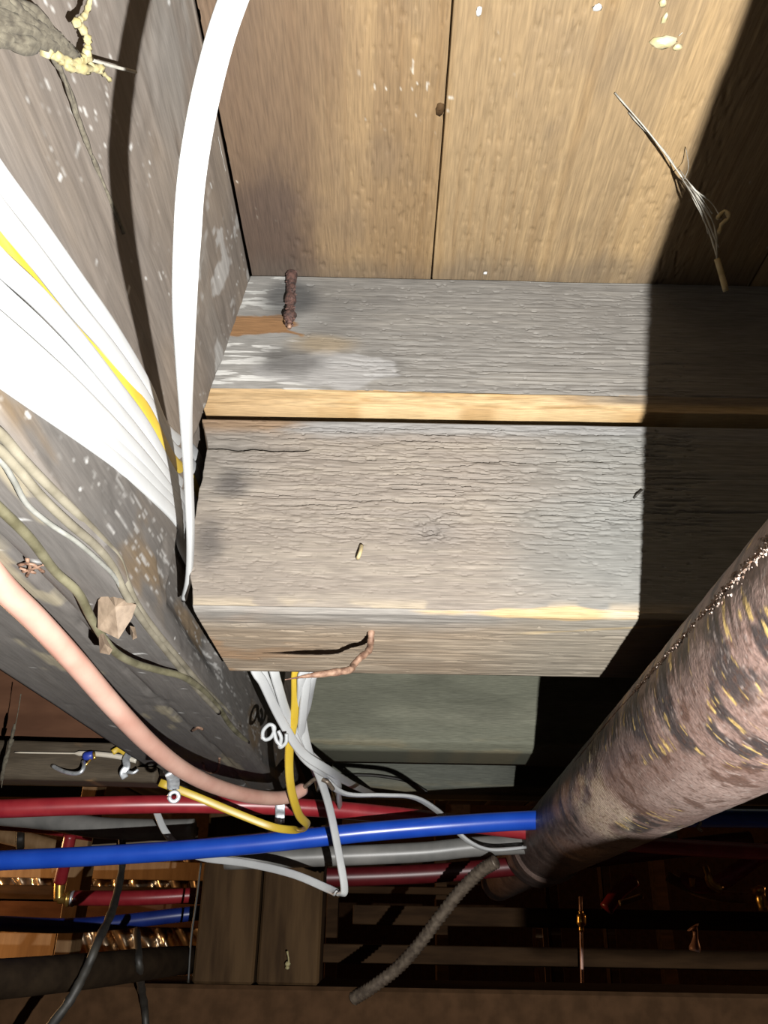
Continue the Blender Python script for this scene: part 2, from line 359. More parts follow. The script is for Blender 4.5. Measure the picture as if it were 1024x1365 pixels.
# ================================================================== cross beams (grain along x)
def rast_cracks(A, Z, n, seed, xr, zr, lr, depth, width, dz=0.0006):
    """depth field of n wavy checks running along x"""
    rnd = random.Random(seed); D = np.zeros(A.shape); xs = A[:, 0]; z = Z[0]
    for _ in range(n):
        x = rnd.uniform(*xr); zc = rnd.uniform(*zr); L = rnd.uniform(*lr)*rnd.random(); d = depth*rnd.uniform(0.4, 1); wd = width*rnd.uniform(0.6, 1.3)
        i0, i1 = np.searchsorted(xs, x), np.searchsorted(xs, x+L)
        sl = rnd.uniform(-0.05, 0.03); off = 0
        for i in range(i0, min(i1, len(xs))):
            if rnd.random() < 0.14: off += rnd.uniform(-1, 1)*dz*1.5
            zz = zc+sl*(xs[i]-x)+off; e = math.sin(math.pi*min(1, max(0.02, (xs[i]-x)/max(L, 1e-6))))**0.5
            dz_ = z-zz; D[i] = np.maximum(D[i], d*e*np.where(dz_ < 0, np.exp(-(dz_/(wd*0.7))**2), np.exp(-np.abs(dz_)/(wd*1.7))))
    return D
BY = 0.60
def beam_place(xl, zref):
    def pl(A, p, q):
        a0 = A.min(); k = np.clip(1-(A-a0)/0.06, 0, 1)
        x = A+(xl(q)-a0)*k; return np.stack([x, p, q], -1)
    return pl
B1B, B2T, B2B, B2D = 0.4025, 0.3872, 0.211, 0.775
def upper_beam():
    zs = B1B+0.0145
    prof = ring_profile([(BY+0.0015, zs), (BY+0.005, B1B), (BY+0.15, B1B), (BY+0.15, CZ-0.0015), (BY, CZ-0.0015)], [0.0012, 0.03, 0.03, 0.03, 0.0006])
    A = grid_steps([(-0.14, 0.28, 0.0008), (0.28, 1.2, 0.02)])
    def front(E): return (E == 4)
    def hf(A, s, p, q, E):
        f = front(E); wq = q+0.003*(fbm(A*9, q*20, 50)-0.5)
        am = sm(-0.1, 0.02, A)*(0.35+0.65*sm(0.50, 0.44, q)+0.25*sm(0.1, 0.2, A))
        g = fbm(A*8, wq*430, 51, 2); r = g*0.7
        D = rast_cracks(A, q, 420, 5, (-0.06, 0.27), (zs, CZ-0.01), (0.01, 0.06), 0.0017, 0.0006)
        D2 = rast_cracks(A, q, 170, 6, (-0.08, 0.27), (0.47, CZ-0.004), (0.002, 0.010), 0.0022, 0.0005)
        tilt = 0.0
        return np.where(f, -(r*0.0022)*am-D*am-D2*0.8+(fbm(A*5, q*8, 52)-0.5)*0.004, np.where(E == 0, (fbm(A*30, q*300, 53)-0.5)*0.003, 0))
    def cf(A, s, p, q, E, h):
        c = base(p.shape, (0.235, 0.22, 0.20))
        c = mix(c, (0.30, 0.28, 0.25), sm(0.5, 0.75, fbm(A*11, q*190, 54))*0.6)
        c = mix(c, (0.12, 0.115, 0.11), sm(0.5, 0.72, fbm(A*9, q*14, 55))*0.45)
        left = sm(-0.055, -0.10, A+0.06*(fbm(A*10, q*60, 56)-0.5))
        c = mix(c, (0.34, 0.33, 0.31), left*0.5)
        c = mix(c, (0.62, 0.61, 0.58), left*sm(0.50, 0.56, fbm(A*34, q*330, 57, 4))*sm(0.476, 0.47, q)*0.9); c = mix(c, (0.6, 0.6, 0.57), sm(-0.085, -0.1, A)*sm(0.54, 0.6, fbm(A*40, q*330, 58, 4))*sm(0.503, 0.51, q)*0.7); c = mix(c, (0.36, 0.35, 0.34), sm(0.034, 0.028, np.hypot((A+0.05)*0.55, (q-0.440)*1.6)+0.02*(fbm(A*40, q*90, 59)-0.5))*0.8)
        tan = sm(0.014, 0.0115, np.abs(q-0.488)+0.012*(fbm(A*50, q*90, 60)-0.4))*sm(-0.086, -0.092, A+0.25*(q-0.488)+0.03*(fbm(A*30, q*160, 67)-0.5)); c = mix(c, (0.26, 0.135, 0.055), tan*0.95)
        c = mix(c, (0.07, 0.07, 0.07), sm(0.03, 0.012, np.hypot((A+0.092)*0.8, q-0.520))*0.8)
        c = mix(c, (0.075, 0.07, 0.066), sm(0.035, 0.01, np.hypot((A+0.088)*0.7, (q-0.447)*1.2)+0.012*fbm(A*60, q*60, 61))*0.75)
        c = mix(c, (0.33, 0.25, 0.15), sm(0.03, 0.01, np.hypot((A+0.058)*0.6, (q-0.468)*1.6)+0.01*fbm(A*60, q*90, 62))*0.6)
        bare = ((E == 0) | ((E == 4) & (False))) | (q < zs+0.0025*(fbm(A*20, A*0, 63)*2-0.6)); bare = bare & (E != 2)
        bc = base(p.shape, (0.56, 0.40, 0.21)); bc = mix(bc, (0.42, 0.26, 0.11), sm(0.45, 0.75, fbm(A*25, q*300, 64))*0.8); bc = mix(bc, (0.32, 0.2, 0.1), sm(-0.02, -0.12, A)*0.5)
        bc = mix(bc, (0.2, 0.17, 0.14), sm(0.12, 0.22, A)*sm(B1B+0.004, B1B+0.010, q)*0.85)
        c = np.where(bare[..., None], bc, c)
        return c
    xl = lambda q: np.interp(q, [B1B, CZ], [-0.161, -0.131])+0.006*(fbm(q*60, q*0, 66)-0.5)
    o = sweep('beam', A, prof, beam_place(xl, 0), hf, cf, M_WX)
    return tag(o, 'upper weathered grey cross beam under the planks, bare orange strip along its lower edge', 'beam', None)
upper_beam()
def lower_beam():
    prof = ring_profile([(BY+0.002, B2B+0.004), (BY+0.007, B2B), (B2D, B2B), (B2D, B2T), (BY+0.004, B2T), (BY, B2T-0.003)], [0.002, 0.0012, 0.03, 0.03, 0.002, 0.0006])
    A = grid_steps([(-0.155, 0.27, 0.0008), (0.27, 1.2, 0.02)])
    def hf(A, s, p, q, E):
        f = (E == 5); wq = q+0.004*(fbm(A*7, q*18, 70)-0.5)
        mid = 0.25+0.75*sm(0.255, 0.30, q+0.02*(fbm(A*8, q*8, 71)-0.5))*sm(0.39, 0.375, q)
        mid = mid*(0.55+0.45*sm(-0.14, -0.02, A))
        g = fbm(A*9, wq*420, 72, 2); r = g*0.75
        D = np.maximum(rast_cracks(A, q, 1300, 8, (-0.155, 0.26), (0.27, B2T-0.004), (0.008, 0.05), 0.0022, 0.0006), rast_cracks(A, q, 120, 18, (-0.155, 0.24), (0.29, B2T-0.006), (0.03, 0.11), 0.004, 0.0008))
        D3 = rast_cracks(A, q, 500, 9, (-0.155, 0.26), (0.225, 0.3), (0.004, 0.022), 0.0011, 0.0006)
        # the long split under the splinter at the left
        zc = B2T-0.030+0.003*(fbm(A*60, A*0, 73)-0.5); D4 = 0.012*np.exp(-((q-zc)/0.0014)**2)*sm(-0.062, -0.075, A)
        kn = np.hypot((A-0.040)*0.8, q-0.285); K = -sm(0.018, 0.004, kn)*0.0022*sm(0.52, 0.66, fbm(A*160, q*220, 76, 2))
        arr = sm(0.012, 0.002, np.abs(q-B2B)+np.maximum(p-BY-0.006, 0)*0.9)*((E == 0) | (E == 5) | (E == 1)); AR = -0.0012*arr*fbm(A*16, A*0+q*30, 77, 3)
        und = (E == 1); U = (fbm(A*16, p*260, 74, 4)-0.5)*0.0018-rast_cracks(A, p, 90, 19, (-0.15, 0.25), (BY+0.02, B2D-0.01), (0.01, 0.06), 0.0015, 0.0008, 0.0009)
        return np.where(f, -r*0.0018*mid-D*mid-D3-D4+K+(fbm(A*5, q*7, 75)-0.5)*0.004, np.where(und, U, 0))+AR
    def cf(A, s, p, q, E, h):
        c = base(p.shape, (0.235, 0.20, 0.168))
        c = mix(c, (0.29, 0.25, 0.205), sm(0.48, 0.72, fbm(A*14, q*210, 80))*0.6)
        c = mix(c, (0.17, 0.16, 0.145), sm(0.46, 0.7, fbm(A*6, q*16, 81))*0.5)
        c = mix(c, (0.20, 0.215, 0.21), sm(0.06, 0.2, A)*0.55)
        # bluish weathered band below the joint, brown raw wood at its left
        tb = sm(B2T-0.022, B2T-0.008, q+0.012*(fbm(A*12, q*40, 82)-0.5))*(E != 3); c = mix(c, (0.26, 0.255, 0.25), tb*0.75)
        c = mix(c, (0.24, 0.15, 0.08), tb*sm(-0.06, -0.10, A+0.05*(fbm(A*20, q*120, 83)-0.5))*0.85)
        c = mix(c, (0.07, 0.063, 0.06), sm(0.035, 0.012, np.hypot((A+0.128)*1.1, (q-0.325)*1.2)+0.02*fbm(A*50, q*90, 84))*0.8)
        c = mix(c, (0.07, 0.063, 0.06), sm(0.04, 0.012, np.hypot((A+0.14)*1.5, (q-0.27)*0.9)+0.02*fbm(A*50, q*90, 85))*0.7)
        c = mix(c, (0.15, 0.14, 0.135), sm(0.04, 0.0, np.hypot((A-0.04)*0.7, q-0.283)+0.02*fbm(A*30, q*60, 86))*0.5)
        # front bottom arris: pale chips; underside: brown, grey cloud
        ar = sm(0.012, 0.003, np.abs(q-(B2B+0.003)))*(p < BY+0.012); c = mix(c, (0.36, 0.30, 0.22), ar*sm(0.55, 0.64, fbm(A*22, A*0+q*40, 87))*0.9)
        u = (E == 1) | (E == 0); uc = base(p.shape, (0.37, 0.29, 0.21))
        uc = mix(uc, (0.50, 0.41, 0.31), sm(0.45, 0.7, fbm(A*10, p*90, 88))*0.7); uc = mix(uc, (0.44, 0.27, 0.15), sm(-0.03, -0.13, A)*sm(0.45, 0.6, fbm(A*14, p*30, 89))*0.7)
        uc = mix(uc, (0.25, 0.245, 0.235), sm(0.06, 0.01, p-BY+0.06*(fbm(A*9, p*20, 90)-0.5))*0.8)
        uc = mix(uc, (0.32, 0.30, 0.25), sm(0.05, 0.16, A)*0.6)
        
        uc = mix(uc, (0.56, 0.44, 0.27), sm(0.005, 0.002, np.abs(p-(BY+0.045-(A-0.12)*0.25))+0.005*(fbm(A*30, p*60, 92)-0.4))*sm(0.10, 0.13, A)*0.8)
        c = np.where(u[..., None], uc, c)
        sp = np.hypot((p-BY-0.003)*0.6, q-B2B-0.002)+0.006*(fbm(A*26, q*40+p*40, 91, 3)-0.45)+0.05*np.abs(A-0.145)
        c = mix(c, (0.54, 0.38, 0.19), sm(0.0075, 0.005, sp)*(A > 0.02)*(A < 0.3)*(E != 2)*(E != 3)*0.9)
        return mix(c, (0.42, 0.38, 0.30), sm(0.0045, 0.0025, np.hypot((p-BY-0.003)*0.6, q-B2B-0.002)+0.004*(fbm(A*26, q*40+p*40, 95, 3)-0.45))*sm(0.165, 0.185, A)*(A < 0.32)*0.8)
    xl = lambda q: np.interp(q, [B2B, 0.26, 0.36, B2T], [-0.146, -0.156, -0.1515, -0.160])+0.004*(fbm(q*80, q*0, 93)-0.5)
    o = sweep('beam', A, prof, beam_place(xl, 0), hf, cf, M_WX)
    return tag(o, 'lower cracked grey-brown cross beam with a bent nail under it', 'beam')
lower_beam()
# deeper beams in the same bay
def far_beam(Y, z0, z1, x0, depth, colA, colB, label, seed, lower=0.012):
    prof = ring_profile([(Y, z0+lower), (Y+lower*1.2, z0), (Y+depth, z0), (Y+depth, z1), (Y, z1)], [0.004, 0.02, 0.05, 0.05, 0.004])
    A = grid_steps([(x0, 0.5, 0.004), (0.5, 1.2, 0.05)])
    hf = lambda A, s, p, q, E: np.where((E == 4) | (E == 0), (fbm(A*12, q*120, seed, 4)-0.5)*0.0025, 0)
    def cf(A, s, p, q, E, h):
        c = base(p.shape, colA); c = mix(c, colB, sm(0.45, 0.7, fbm(A*4, q*22, seed+1))*0.8)
        c = mix(c, np.array(colA)*0.55, sm(0.5, 0.7, fbm(A*3.2, q*9, seed+2))*0.6)
        c = mix(c, (0.38, 0.33, 0.21), sm(0.03, 0.0, q-z0)*sm(0.5, 0.65, fbm(A*9, q*100, seed+3))*0.7)
        return c
    o = sweep('beam', A, prof, lambda A, p, q: np.stack([A, p, q], -1), hf, cf, M_WX)
    return tag(o, label, 'beam')
far_beam(1.40, 0.254, CZ-0.0015, -0.128, 0.15, (0.27, 0.275, 0.205), (0.36, 0.36, 0.27), 'smooth grey-green beam seen below the cracked beam, cables hanging at its left end', 120)
far_beam(1.78, 0.235, 0.50, -0.10, 0.12, (0.19, 0.20, 0.165), (0.26, 0.27, 0.22), 'dim lower beam behind the grey-green beam', 130)

# left bay: header board, ledger
lb = box('header_board', (-1.6, 1.27, 0.222), (GL-0.002, 1.31, CZ-0.002), M_BROWN); tag(lb, 'dark reddish-brown board left of the girder, above the ledger', 'board')
def ledger():
    Z0 = 0.166; prof = ring_profile([(1.20, Z0), (1.262, Z0), (1.262, 0.219), (1.20, 0.219)], [0.01, 0.02, 0.02, 0.003])
    A = grid_steps([(-1.6, -0.9, 0.05), (-0.9, -0.315, 0.004)])
    hf = lambda A, s, p, q, E: (fbm(A*12, q*90, 140, 4)-0.5)*0.004
    def cf(A, s, p, q, E, h):
        c = base(p.shape, (0.075, 0.055, 0.034)); c = mix(c, (0.14, 0.11, 0.075), sm(0.45, 0.7, fbm(A*7, q*60, 141))*0.7)
        return mix(c, (0.42, 0.24, 0.1), sm(0.66, 0.74, fbm(A*14, q*24, 142))*0.8)
    o = sweep('ledger', A, prof, lambda A, p, q: np.stack([A, p, np.where(A > -0.345, np.minimum(q, 0.186), q)], -1), hf, cf, M_WX)
    return tag(o, 'rough brown ledger beam at the lower left, above the red pipe', 'beam')
ledger()

# post under the girder: two boards
pl_, pm_, pr_ = PY(264, 1230, WY0+0.012).x, PY(345, 1230, WY0+0.012).x, PY(428, 1230, WY0+0.012).x
post = empty('post', ((pl_+pr_)/2, WY0+0.08, WZ), 'dark brown post of two upright boards under the far end of the girder', 'post')
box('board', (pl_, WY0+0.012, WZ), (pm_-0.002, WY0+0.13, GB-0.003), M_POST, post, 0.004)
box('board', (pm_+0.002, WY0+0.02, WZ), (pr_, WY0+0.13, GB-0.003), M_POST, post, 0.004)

# ================================================================== iron pipe
PDIR = Vector((0.062, 1, -0.012)).normalized()
PD, PR = 0.2540, 0.0587
PC0 = Vector((PD*0.826, 0, PD*0.5635))
def iron_pipe():
    root = empty('iron_pipe', PC0+PDIR*0.9-Vector((0, 0, PR)), 'thick rusty iron pipe with black and yellow scuffs running away at the right', 'pipe')
    e1 = PDIR.cross(Vector((0, 0, 1))).normalized(); e2 = e1.cross(PDIR).normalized()
    def body(name, u0, u1, r, segs, nth, mouth=0.0):
        U = grid_steps(segs); th = np.linspace(0, 2*np.pi, nth, endpoint=False)
        UU, TT = np.meshgrid(U, th, indexing='ij')
        arc = TT*r
        patch = sm(0.46, 0.58, fbm(UU*9+1.3, arc*22, 150, 3))
        band = sm(0.72, 0.78, UU)*sm(0.98, 0.9, UU)
        rib = np.sin(UU*1050)*0.0005*band*sm(0.4, 0.6, fbm(UU*9, arc*30, 151))
        streak = fbm(UU*260, arc*22, 152, 3)
        h = (fbm(UU*40, arc*40, 153, 4)-0.5)*0.0012+rib+(streak-0.5)*0.0008*patch
        c = base(UU.shape, (0.28, 0.185, 0.155)); c = mix(c, (0.40, 0.29, 0.25), sm(0.45, 0.65, fbm(UU*14, arc*25, 154))*0.8)
        c = mix(c, (0.095, 0.04, 0.022), sm(0.60, 0.72, fbm(UU*70, arc*80, 155))*0.7)
        c = mix(c, (0.03, 0.028, 0.03), patch*sm(0.46, 0.56, fbm(UU*70, arc*30, 156, 5))*0.85)
        c = mix(c, (0.66, 0.46, 0.16), sm(0.2, 0.7, patch)*sm(0.67, 0.71, fbm(UU*240, arc*70, 157, 3))*sm(0.95, 0.8, UU)*0.95)
        c = mix(c, (0.55, 0.47, 0.34), band*sm(0.0, 0.0004, rib)*0.75); c = mix(c, (0.12, 0.06, 0.04), sm(0.66, 0.8, vn(UU*520, arc*420, 158))*0.6); c = mix(c, (0.5, 0.42, 0.38), sm(0.84, 0.93, vn(UU*420, arc*300, 159))*0.55)
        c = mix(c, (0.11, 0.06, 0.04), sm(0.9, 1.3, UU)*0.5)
        if mouth: h = h+mouth
        rr = r+h
        px = PC0.x+PDIR.x*UU+rr*(np.cos(TT)*e1.x+np.sin(TT)*e2.x)
        py = PC0.y+PDIR.y*UU+rr*(np.cos(TT)*e1.y+np.sin(TT)*e2.y)
        pz = PC0.z+PDIR.z*UU+rr*(np.cos(TT)*e1.z+np.sin(TT)*e2.z)
        na, m = UU.shape; i = np.arange(na-1)[:, None]*m; j = np.arange(m)[None, :]; j2 = (j+1) % m
        quads = np.stack([i+j, i+j2, i+m+j2, i+m+j], -1).reshape(-1, 4)
        caps = [np.arange(m)[None, ::-1], ((na-1)*m+np.arange(m))[None, :]]
        V = np.stack([px, py, pz], -1).reshape(-1, 3)
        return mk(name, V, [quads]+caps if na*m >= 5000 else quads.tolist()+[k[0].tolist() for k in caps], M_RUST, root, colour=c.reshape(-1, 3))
    body('pipe_length', -0.6, 1.62, PR, [(-0.6, 0.18, 0.02), (0.18, 1.0, 0.0015), (1.0, 1.62, 0.008)], 260)
    body('coupling', 1.58, 1.75, PR*1.12, [(1.58, 1.75, 0.005)], 64)
    body('pipe_length', 1.75, 2.9, PR*0.92, [(1.75, 2.9, 0.02)], 64)
    # flaky casting seam on the upper left flank
    seam_a = lambda u: R(float(np.interp(u, [0.2, 0.35, 0.7], [-40, -50, -58])))
    to_cam = math.atan2((-PC0).dot(e2), (-PC0).dot(e1))
    rnd = random.Random(4); parts = []; 
    for k in range(900):
        u = rnd.uniform(0.2, 0.62); a = to_cam+seam_a(u)+rnd.gauss(0, 0.04)*(1.3 if u < 0.42 else 0.5)
        n = e1*math.cos(a)+e2*math.sin(a); c = PC0+PDIR*u+n*(PR+0.0003); tt = n.cross(PDIR)
        s = rnd.uniform(0.0003, 0.0014); rot = rnd.uniform(0, 6.28)
        V = []
        for q in range(5):
            an = rot+q*1.2566; rad = s*rnd.uniform(0.6, 1.2); V.append(c+(PDIR*math.cos(an)+tt*math.sin(an))*rad)
        V.append(c+n*s*rnd.uniform(0.4, 1.1)); parts.append((V, [(q, (q+1) % 5, 5) for q in range(5)]+[(4, 3, 2, 1, 0)]))
    V, F = join(parts); o = fixn(mk('rust_flakes', V, F, M_FLAKE, root, smooth=False)); tag(o, kind='stuff', label='pale rust flakes along the seam of the iron pipe')
    path = [PC0+PDIR*(0.15+0.02*k)+(e1*math.cos(to_cam+seam_a(0.15+0.02*k))+e2*math.sin(to_cam+seam_a(0.15+0.02*k)))*(PR-0.0002) for k in range(40)]
    V, F = tube_vf(path, 0.0009, 8, jitter=0.9, seed=3); mk('seam', V, F, M_NAIL, root)
M_FLAKE = mat('pale_rust_flake', (0.22, 0.14, 0.10), (0.50, 0.42, 0.37), 0.85, scale=300, spec=0.1)
iron_pipe()

# ================================================================== cables
UPX = Vector((1, 0, 0))
def gface(p, t): return Vector((1, 0, -0.15))
NMW, NMT = 0.0108, 0.0052
def camface(p, t): return (-p).normalized()
def lerpface(f0, f1, k0=0.4, k1=0.6):
    def f(p, t):
        a = float(sm(k0, k1, np.array(t))); return (f0(p, t)*(1-a)+f1(p, t)*a)
    return f
def cable(pts, m, label, group=None, face=gface, w=NMW, t=NMT, n=8, cat='cable', name='cable'):
    o = tube(name, pts, 1.0, m, None, n, sides=16, flat=(w, t), face=face)
    return tag(o, label, cat, group)
# the close single cable hanging past the lens
def nearface(p, t):
    a = float(sm(0.45, 0.85, np.array(t))); return (-p).normalized()*(1-0.85*a)+Vector((1, -0.15, 0))*a*0.9
cable([P(380, -330, .31), P(352, -110, .31), P(326, -40, .31), P(297, 40, .31), P(277, 115, .31), P(263, 185, .312), P(254, 250, .315), P(250, 310, .32), P(246, 400, .35), P(247, 500, .41), P(249, 580, .48), P(252, 650, .55), P(254, 715, .605), P(252, 765, .66), P(246, 795, .70)],
      M_WHITE, 'single white flat cable hanging close to the lens, crossing in front of the girder', face=nearface)
# bundle along the girder, through the gap beside the cross beams, and out below
def thru(z): return [Vector((-0.1725, 0.64, z-0.004)), Vector((-0.1720, 0.70, z-0.006)), Vector((-0.160, 0.775, z-0.02))]
EM = lambda *a: [PY(x, y, Y) for x, y, Y in a]
bundle = [
 (M_WHITE, [(-45, 170, .012), (0, 236, .012), (50, 302, .012), (100, 371, .012), (150, 441, .011), (195, 516, .009), (222, 575, .006)], 0.378,
  EM((334, 872, .83), (352, 912, .86), (374, 958, .92), (402, 1002, .98), (440, 1028, 1.06), (470, 1046, 1.3), (500, 1060, 1.7)), 'white cable topmost of the bundle on the girder side'),
 (M_WHITE, [(-45, 222, .018), (0, 284, .020), (50, 346, .021), (100, 411, .020), (150, 470, .016), (195, 534, .010), (226, 594, .006)], 0.364,
  EM((358, 872, .84), (370, 912, .87), (384, 955, .93), (408, 1000, 1.0), (448, 1040, 1.12), (452, 1064, 1.25), (455, 1088, 1.5)), 'white cable second from the top of the girder bundle'),
 (M_YELLOW, [(-45, 270, .012), (0, 326, .010), (50, 370, .003), (100, 427, .003), (150, 486, .007), (195, 550, .010), (228, 612, .009)], 0.351,
  EM((394, 872, .86), (394, 900, .88), (393, 950, .93), (386, 995, .97), (387, 1045, 1.02), (398, 1085, 1.08), (410, 1100, 1.14), (398, 1106, 1.2), (366, 1103, 1.22), (320, 1086, 1.21), (262, 1062, 1.19), (213, 1043, 1.18)), 'yellow flat cable squeezed in the white bundle, looping back in front of the red pipe'),
 (M_WHITE, [(-45, 300, .021), (0, 350, .022), (50, 396, .024), (100, 450, .022), (150, 512, .018), (195, 572, .012), (230, 634, .006)], 0.338,
  EM((402, 872, .86), (402, 905, .88), (402, 950, .94), (411, 1000, 1.0), (426, 1035, 1.06), (440, 1080, 1.13), (452, 1140, 1.18), (459, 1182, 1.2), (455, 1192, 1.21), (436, 1184, 1.24), (390, 1165, 1.27), (330, 1151, 1.31), (270, 1143, 1.34), (240, 1130, 1.37), (220, 1108, 1.38), (207, 1078, 1.39)), 'pale cable running from the bundle down into a wide loop below the blue pipe'),
 (M_WHITE, [(-45, 352, .017), (0, 394, .017), (50, 438, .016), (100, 488, .015), (150, 543, .013), (195, 597, .010), (232, 650, .006)], 0.325,
  EM((418, 872, .87), (416, 905, .89), (410, 940, .95), (403, 968, 1.0), (410, 1004, 1.05), (432, 1036, 1.1), (460, 1058, 1.16), (510, 1060, 1.2), (552, 1063, 1.24), (582, 1080, 1.3), (600, 1098, 1.36), (625, 1122, 1.38), (655, 1133, 1.4), (700, 1130, 1.42)), 'white cable crossing thinly in front of the dark beam towards the iron pipe'),
 (M_WHITE, [(-45, 398, .020), (0, 434, .020), (50, 476, .019), (100, 520, .018), (150, 569, .015), (195, 617, .011), (234, 667, .006)], 0.312,
  EM((412, 872, .865), (409, 905, .885), (404, 950, .93), (402, 985, .98), (412, 1012, 1.03), (420, 1030, 1.2), (424, 1052, 1.5)), 'white cable third from the bottom of the girder bundle'),
 (M_WHITE, [(-45, 436, .013), (0, 468, .013), (50, 508, .012), (100, 548, .012), (150, 590, .011), (195, 634, .009), (236, 680, .006)], 0.299,
  EM((345, 872, .85), (360, 912, .88), (380, 957, .94), (406, 1006, 1.01), (428, 1022, 1.3), (440, 1036, 1.6)), 'white cable second from the bottom of the girder bundle'),
 (M_WHITE, [(-45, 472, .010), (0, 500, .010), (50, 536, .009), (100, 572, .009), (150, 610, .009), (195, 650, .008), (236, 693, .006)], 0.287,
  EM((340, 872, .84), (356, 912, .87), (377, 957, .935), (404, 1008, 1.0), (436, 1034, 1.09), (448, 1050, 1.4), (450, 1066, 1.6)), 'white cable at the very bottom of the girder bundle'),
]
def bface5(p, t): return bface(p, t) if p.y < 1.06 else Vector((0, 0.1, 1))
def bface(p, t):
    if p.y < 0.76: return Vector((1, -0.1, -0.15))
    a = min(1, (p.y-0.76)/0.1); return Vector((1, -0.1, -0.15))*(1-a)+(Vector((0.55, -1, -0.2)))*a
for m, a, z, e, lab in bundle:
    pts = along_girder([G(x, y, o) for x, y, o in a])+thru(z)+e
    cable(pts, m, lab, 'cables of the bundle on the girder', bface5 if 'thinly' in lab else bface, n=6)
# old cloth wires under the girder
def gw(pts, r, m, label):
    o = tube('old_wire', along_girder([G(x, y, r+0.0035 if len(q) == 0 else q[0]) for x, y, *q in pts]), r, m, None, 8, sides=10)
    return tag(o, label, 'wire', 'old cloth wires under the girder')
gw([(-40, 548), (0, 578), (30, 612), (62, 645), (100, 682), (135, 718), (158, 745), (168, 775), (182, 805), (205, 838), (240, 880), (270, 915), (300, 945), (318, 968)], 0.0026, M_OLDW, 'pale grey cloth wire along the lower edge of the girder, uppermost of three')
gw([(-40, 572), (0, 600), (28, 630), (58, 665), (95, 700), (128, 728), (150, 755), (164, 785), (180, 812), (200, 840), (236, 886), (262, 918), (292, 950)], 0.0026, M_OLDW, 'grey cloth wire in the middle of the three along the girder edge')
gw([(-40, 585), (0, 614), (18, 640), (36, 672), (66, 698), (102, 722), (132, 748), (152, 768), (166, 792)], 0.0015, M_OLDW2, 'thin whitish wire sagging under the two grey cloth wires')
gw([(-40, 640, .004), (0, 678, .006), (40, 718, .010), (74, 762, .012), (104, 790, .02), (124, 828, .042), (150, 866, .072), (180, 884, .06), (214, 894, .035), (244, 902, .02), (270, 920, .01), (292, 944), (308, 968), (330, 990)], 0.003, M_OLIVE, 'olive brown cloth wire sagging under the girder past the wooden wedge')

# ================================================================== wedge and bits on the girder
def blobby_prism(name, outline_px, t0, t1, m, parent=None):
    """a split piece of wood: outline at depth t0, bulging a little in front and running back to depth t1 (into the girder)"""
    a = [P(x, y, t1) for x, y in outline_px]; b = [P(x, y, t0+0.003*((k*7) % 5)/5) for k, (x, y) in enumerate(outline_px)]; n = len(a)
    c = sum(b, Vector())/n
    V = a+b+[c*0.99]; F = [tuple(range(n-1, -1, -1))]+[(k, (k+1) % n, n+(k+1) % n, n+k) for k in range(n)]+[(n+k, n+(k+1) % n, 2*n) for k in range(n)]
    return fixn(mk(name, V, F, m, parent, smooth=False))
wg = empty('wooden_wedge', G(150, 850), 'splintered wooden wedge stuck under the girder behind the olive wire', 'wedge')
blobby_prism('wedge_head', [(131, 800), (140, 789), (145, 794), (150, 789), (158, 795), (166, 800), (182, 806), (176, 824), (158, 852), (130, 838)], 0.548, 0.60, M_CHIP, wg)
blobby_prism('wedge_tip', [(131, 838), (138, 844), (150, 866), (146, 873), (133, 870)], 0.566, 0.615, M_CHIP, wg)
o = blobby_prism('wood_sliver', [(173, 834), (180, 836), (183, 850), (177, 853), (174, 845)], 0.575, 0.60, M_CHIP); tag(o, 'small pale wood sliver right of the wedge on the girder', 'sliver')

# copper tube
o = tube('copper_tube', extend([P(-60, 700, .47), P(0, 778, .505), P(50, 828, .54), P(100, 882, .58), P(150, 940, .64), P(200, 992, .72), P(245, 1027, .80), P(290, 1049, .88), P(340, 1062, .96), P(380, 1063, 1.02), P(404, 1052, 1.05)], 0.4),
         0.0083, M_COPPER, None, 8, sides=20); tag(o, 'pinkish copper-coloured tube curving across the lower left', 'tube')
o = tube('grey_wire', [P(398, 1056, 1.05), P(410, 1046, 1.04), P(422, 1038, 1.03), P(436, 1042, 1.02), P(444, 1052, 1.03)], 0.0028, M_ARMOUR, None, 8, sides=8); tag(o, 'short dark grey wire at the end of the copper tube', 'wire')

# plastic pipes
def pipe(pts, r, m, label, name='water_pipe', cat='pipe', sides=24, parent=None):
    if label and any(k in label for k in ('bright blue', 'upper red water', 'dull blue', 'at the left')): pts = extend(pts, 0.5, 0.5 if 'upper red water' in label or 'bright blue' in label else 0)
    o = tube(name, pts, r, m, parent, 8, sides=sides); return tag(o, label, cat)
pipe(EM((-60, 1150, 1.27), (0, 1147, 1.27), (160, 1139, 1.27), (330, 1126, 1.27), (500, 1108, 1.27), (695, 1094, 1.28), (860, 1090, 1.30), (1100, 1092, 1.34)), 0.0135, M_BLUE, 'bright blue water pipe crossing in front of the red pipe')
pipe(EM((-60, 1079, 1.25), (0, 1078, 1.25), (120, 1074, 1.27), (250, 1072, 1.30), (400, 1076, 1.34), (520, 1086, 1.38), (620, 1098, 1.41), (700, 1108, 1.43), (860, 1126, 1.46), (1100, 1140, 1.5)), 0.0130, M_RED, 'upper red water pipe just above the blue pipe')
pipe(EM((300, 1146, 1.5), (420, 1142, 1.5), (560, 1136, 1.5), (660, 1127, 1.5), (900, 1118, 1.5)), 0.016, M_GREYP, 'grey plastic pipe behind and under the blue pipe', 'grey_pipe')
pipe(EM((-60, 1082, 1.62), (60, 1092, 1.58), (130, 1103, 1.56), (200, 1106, 1.55), (258, 1106, 1.54)), 0.018, M_GREYP, 'pale grey pipe under the red pipe at the left', 'grey_pipe')

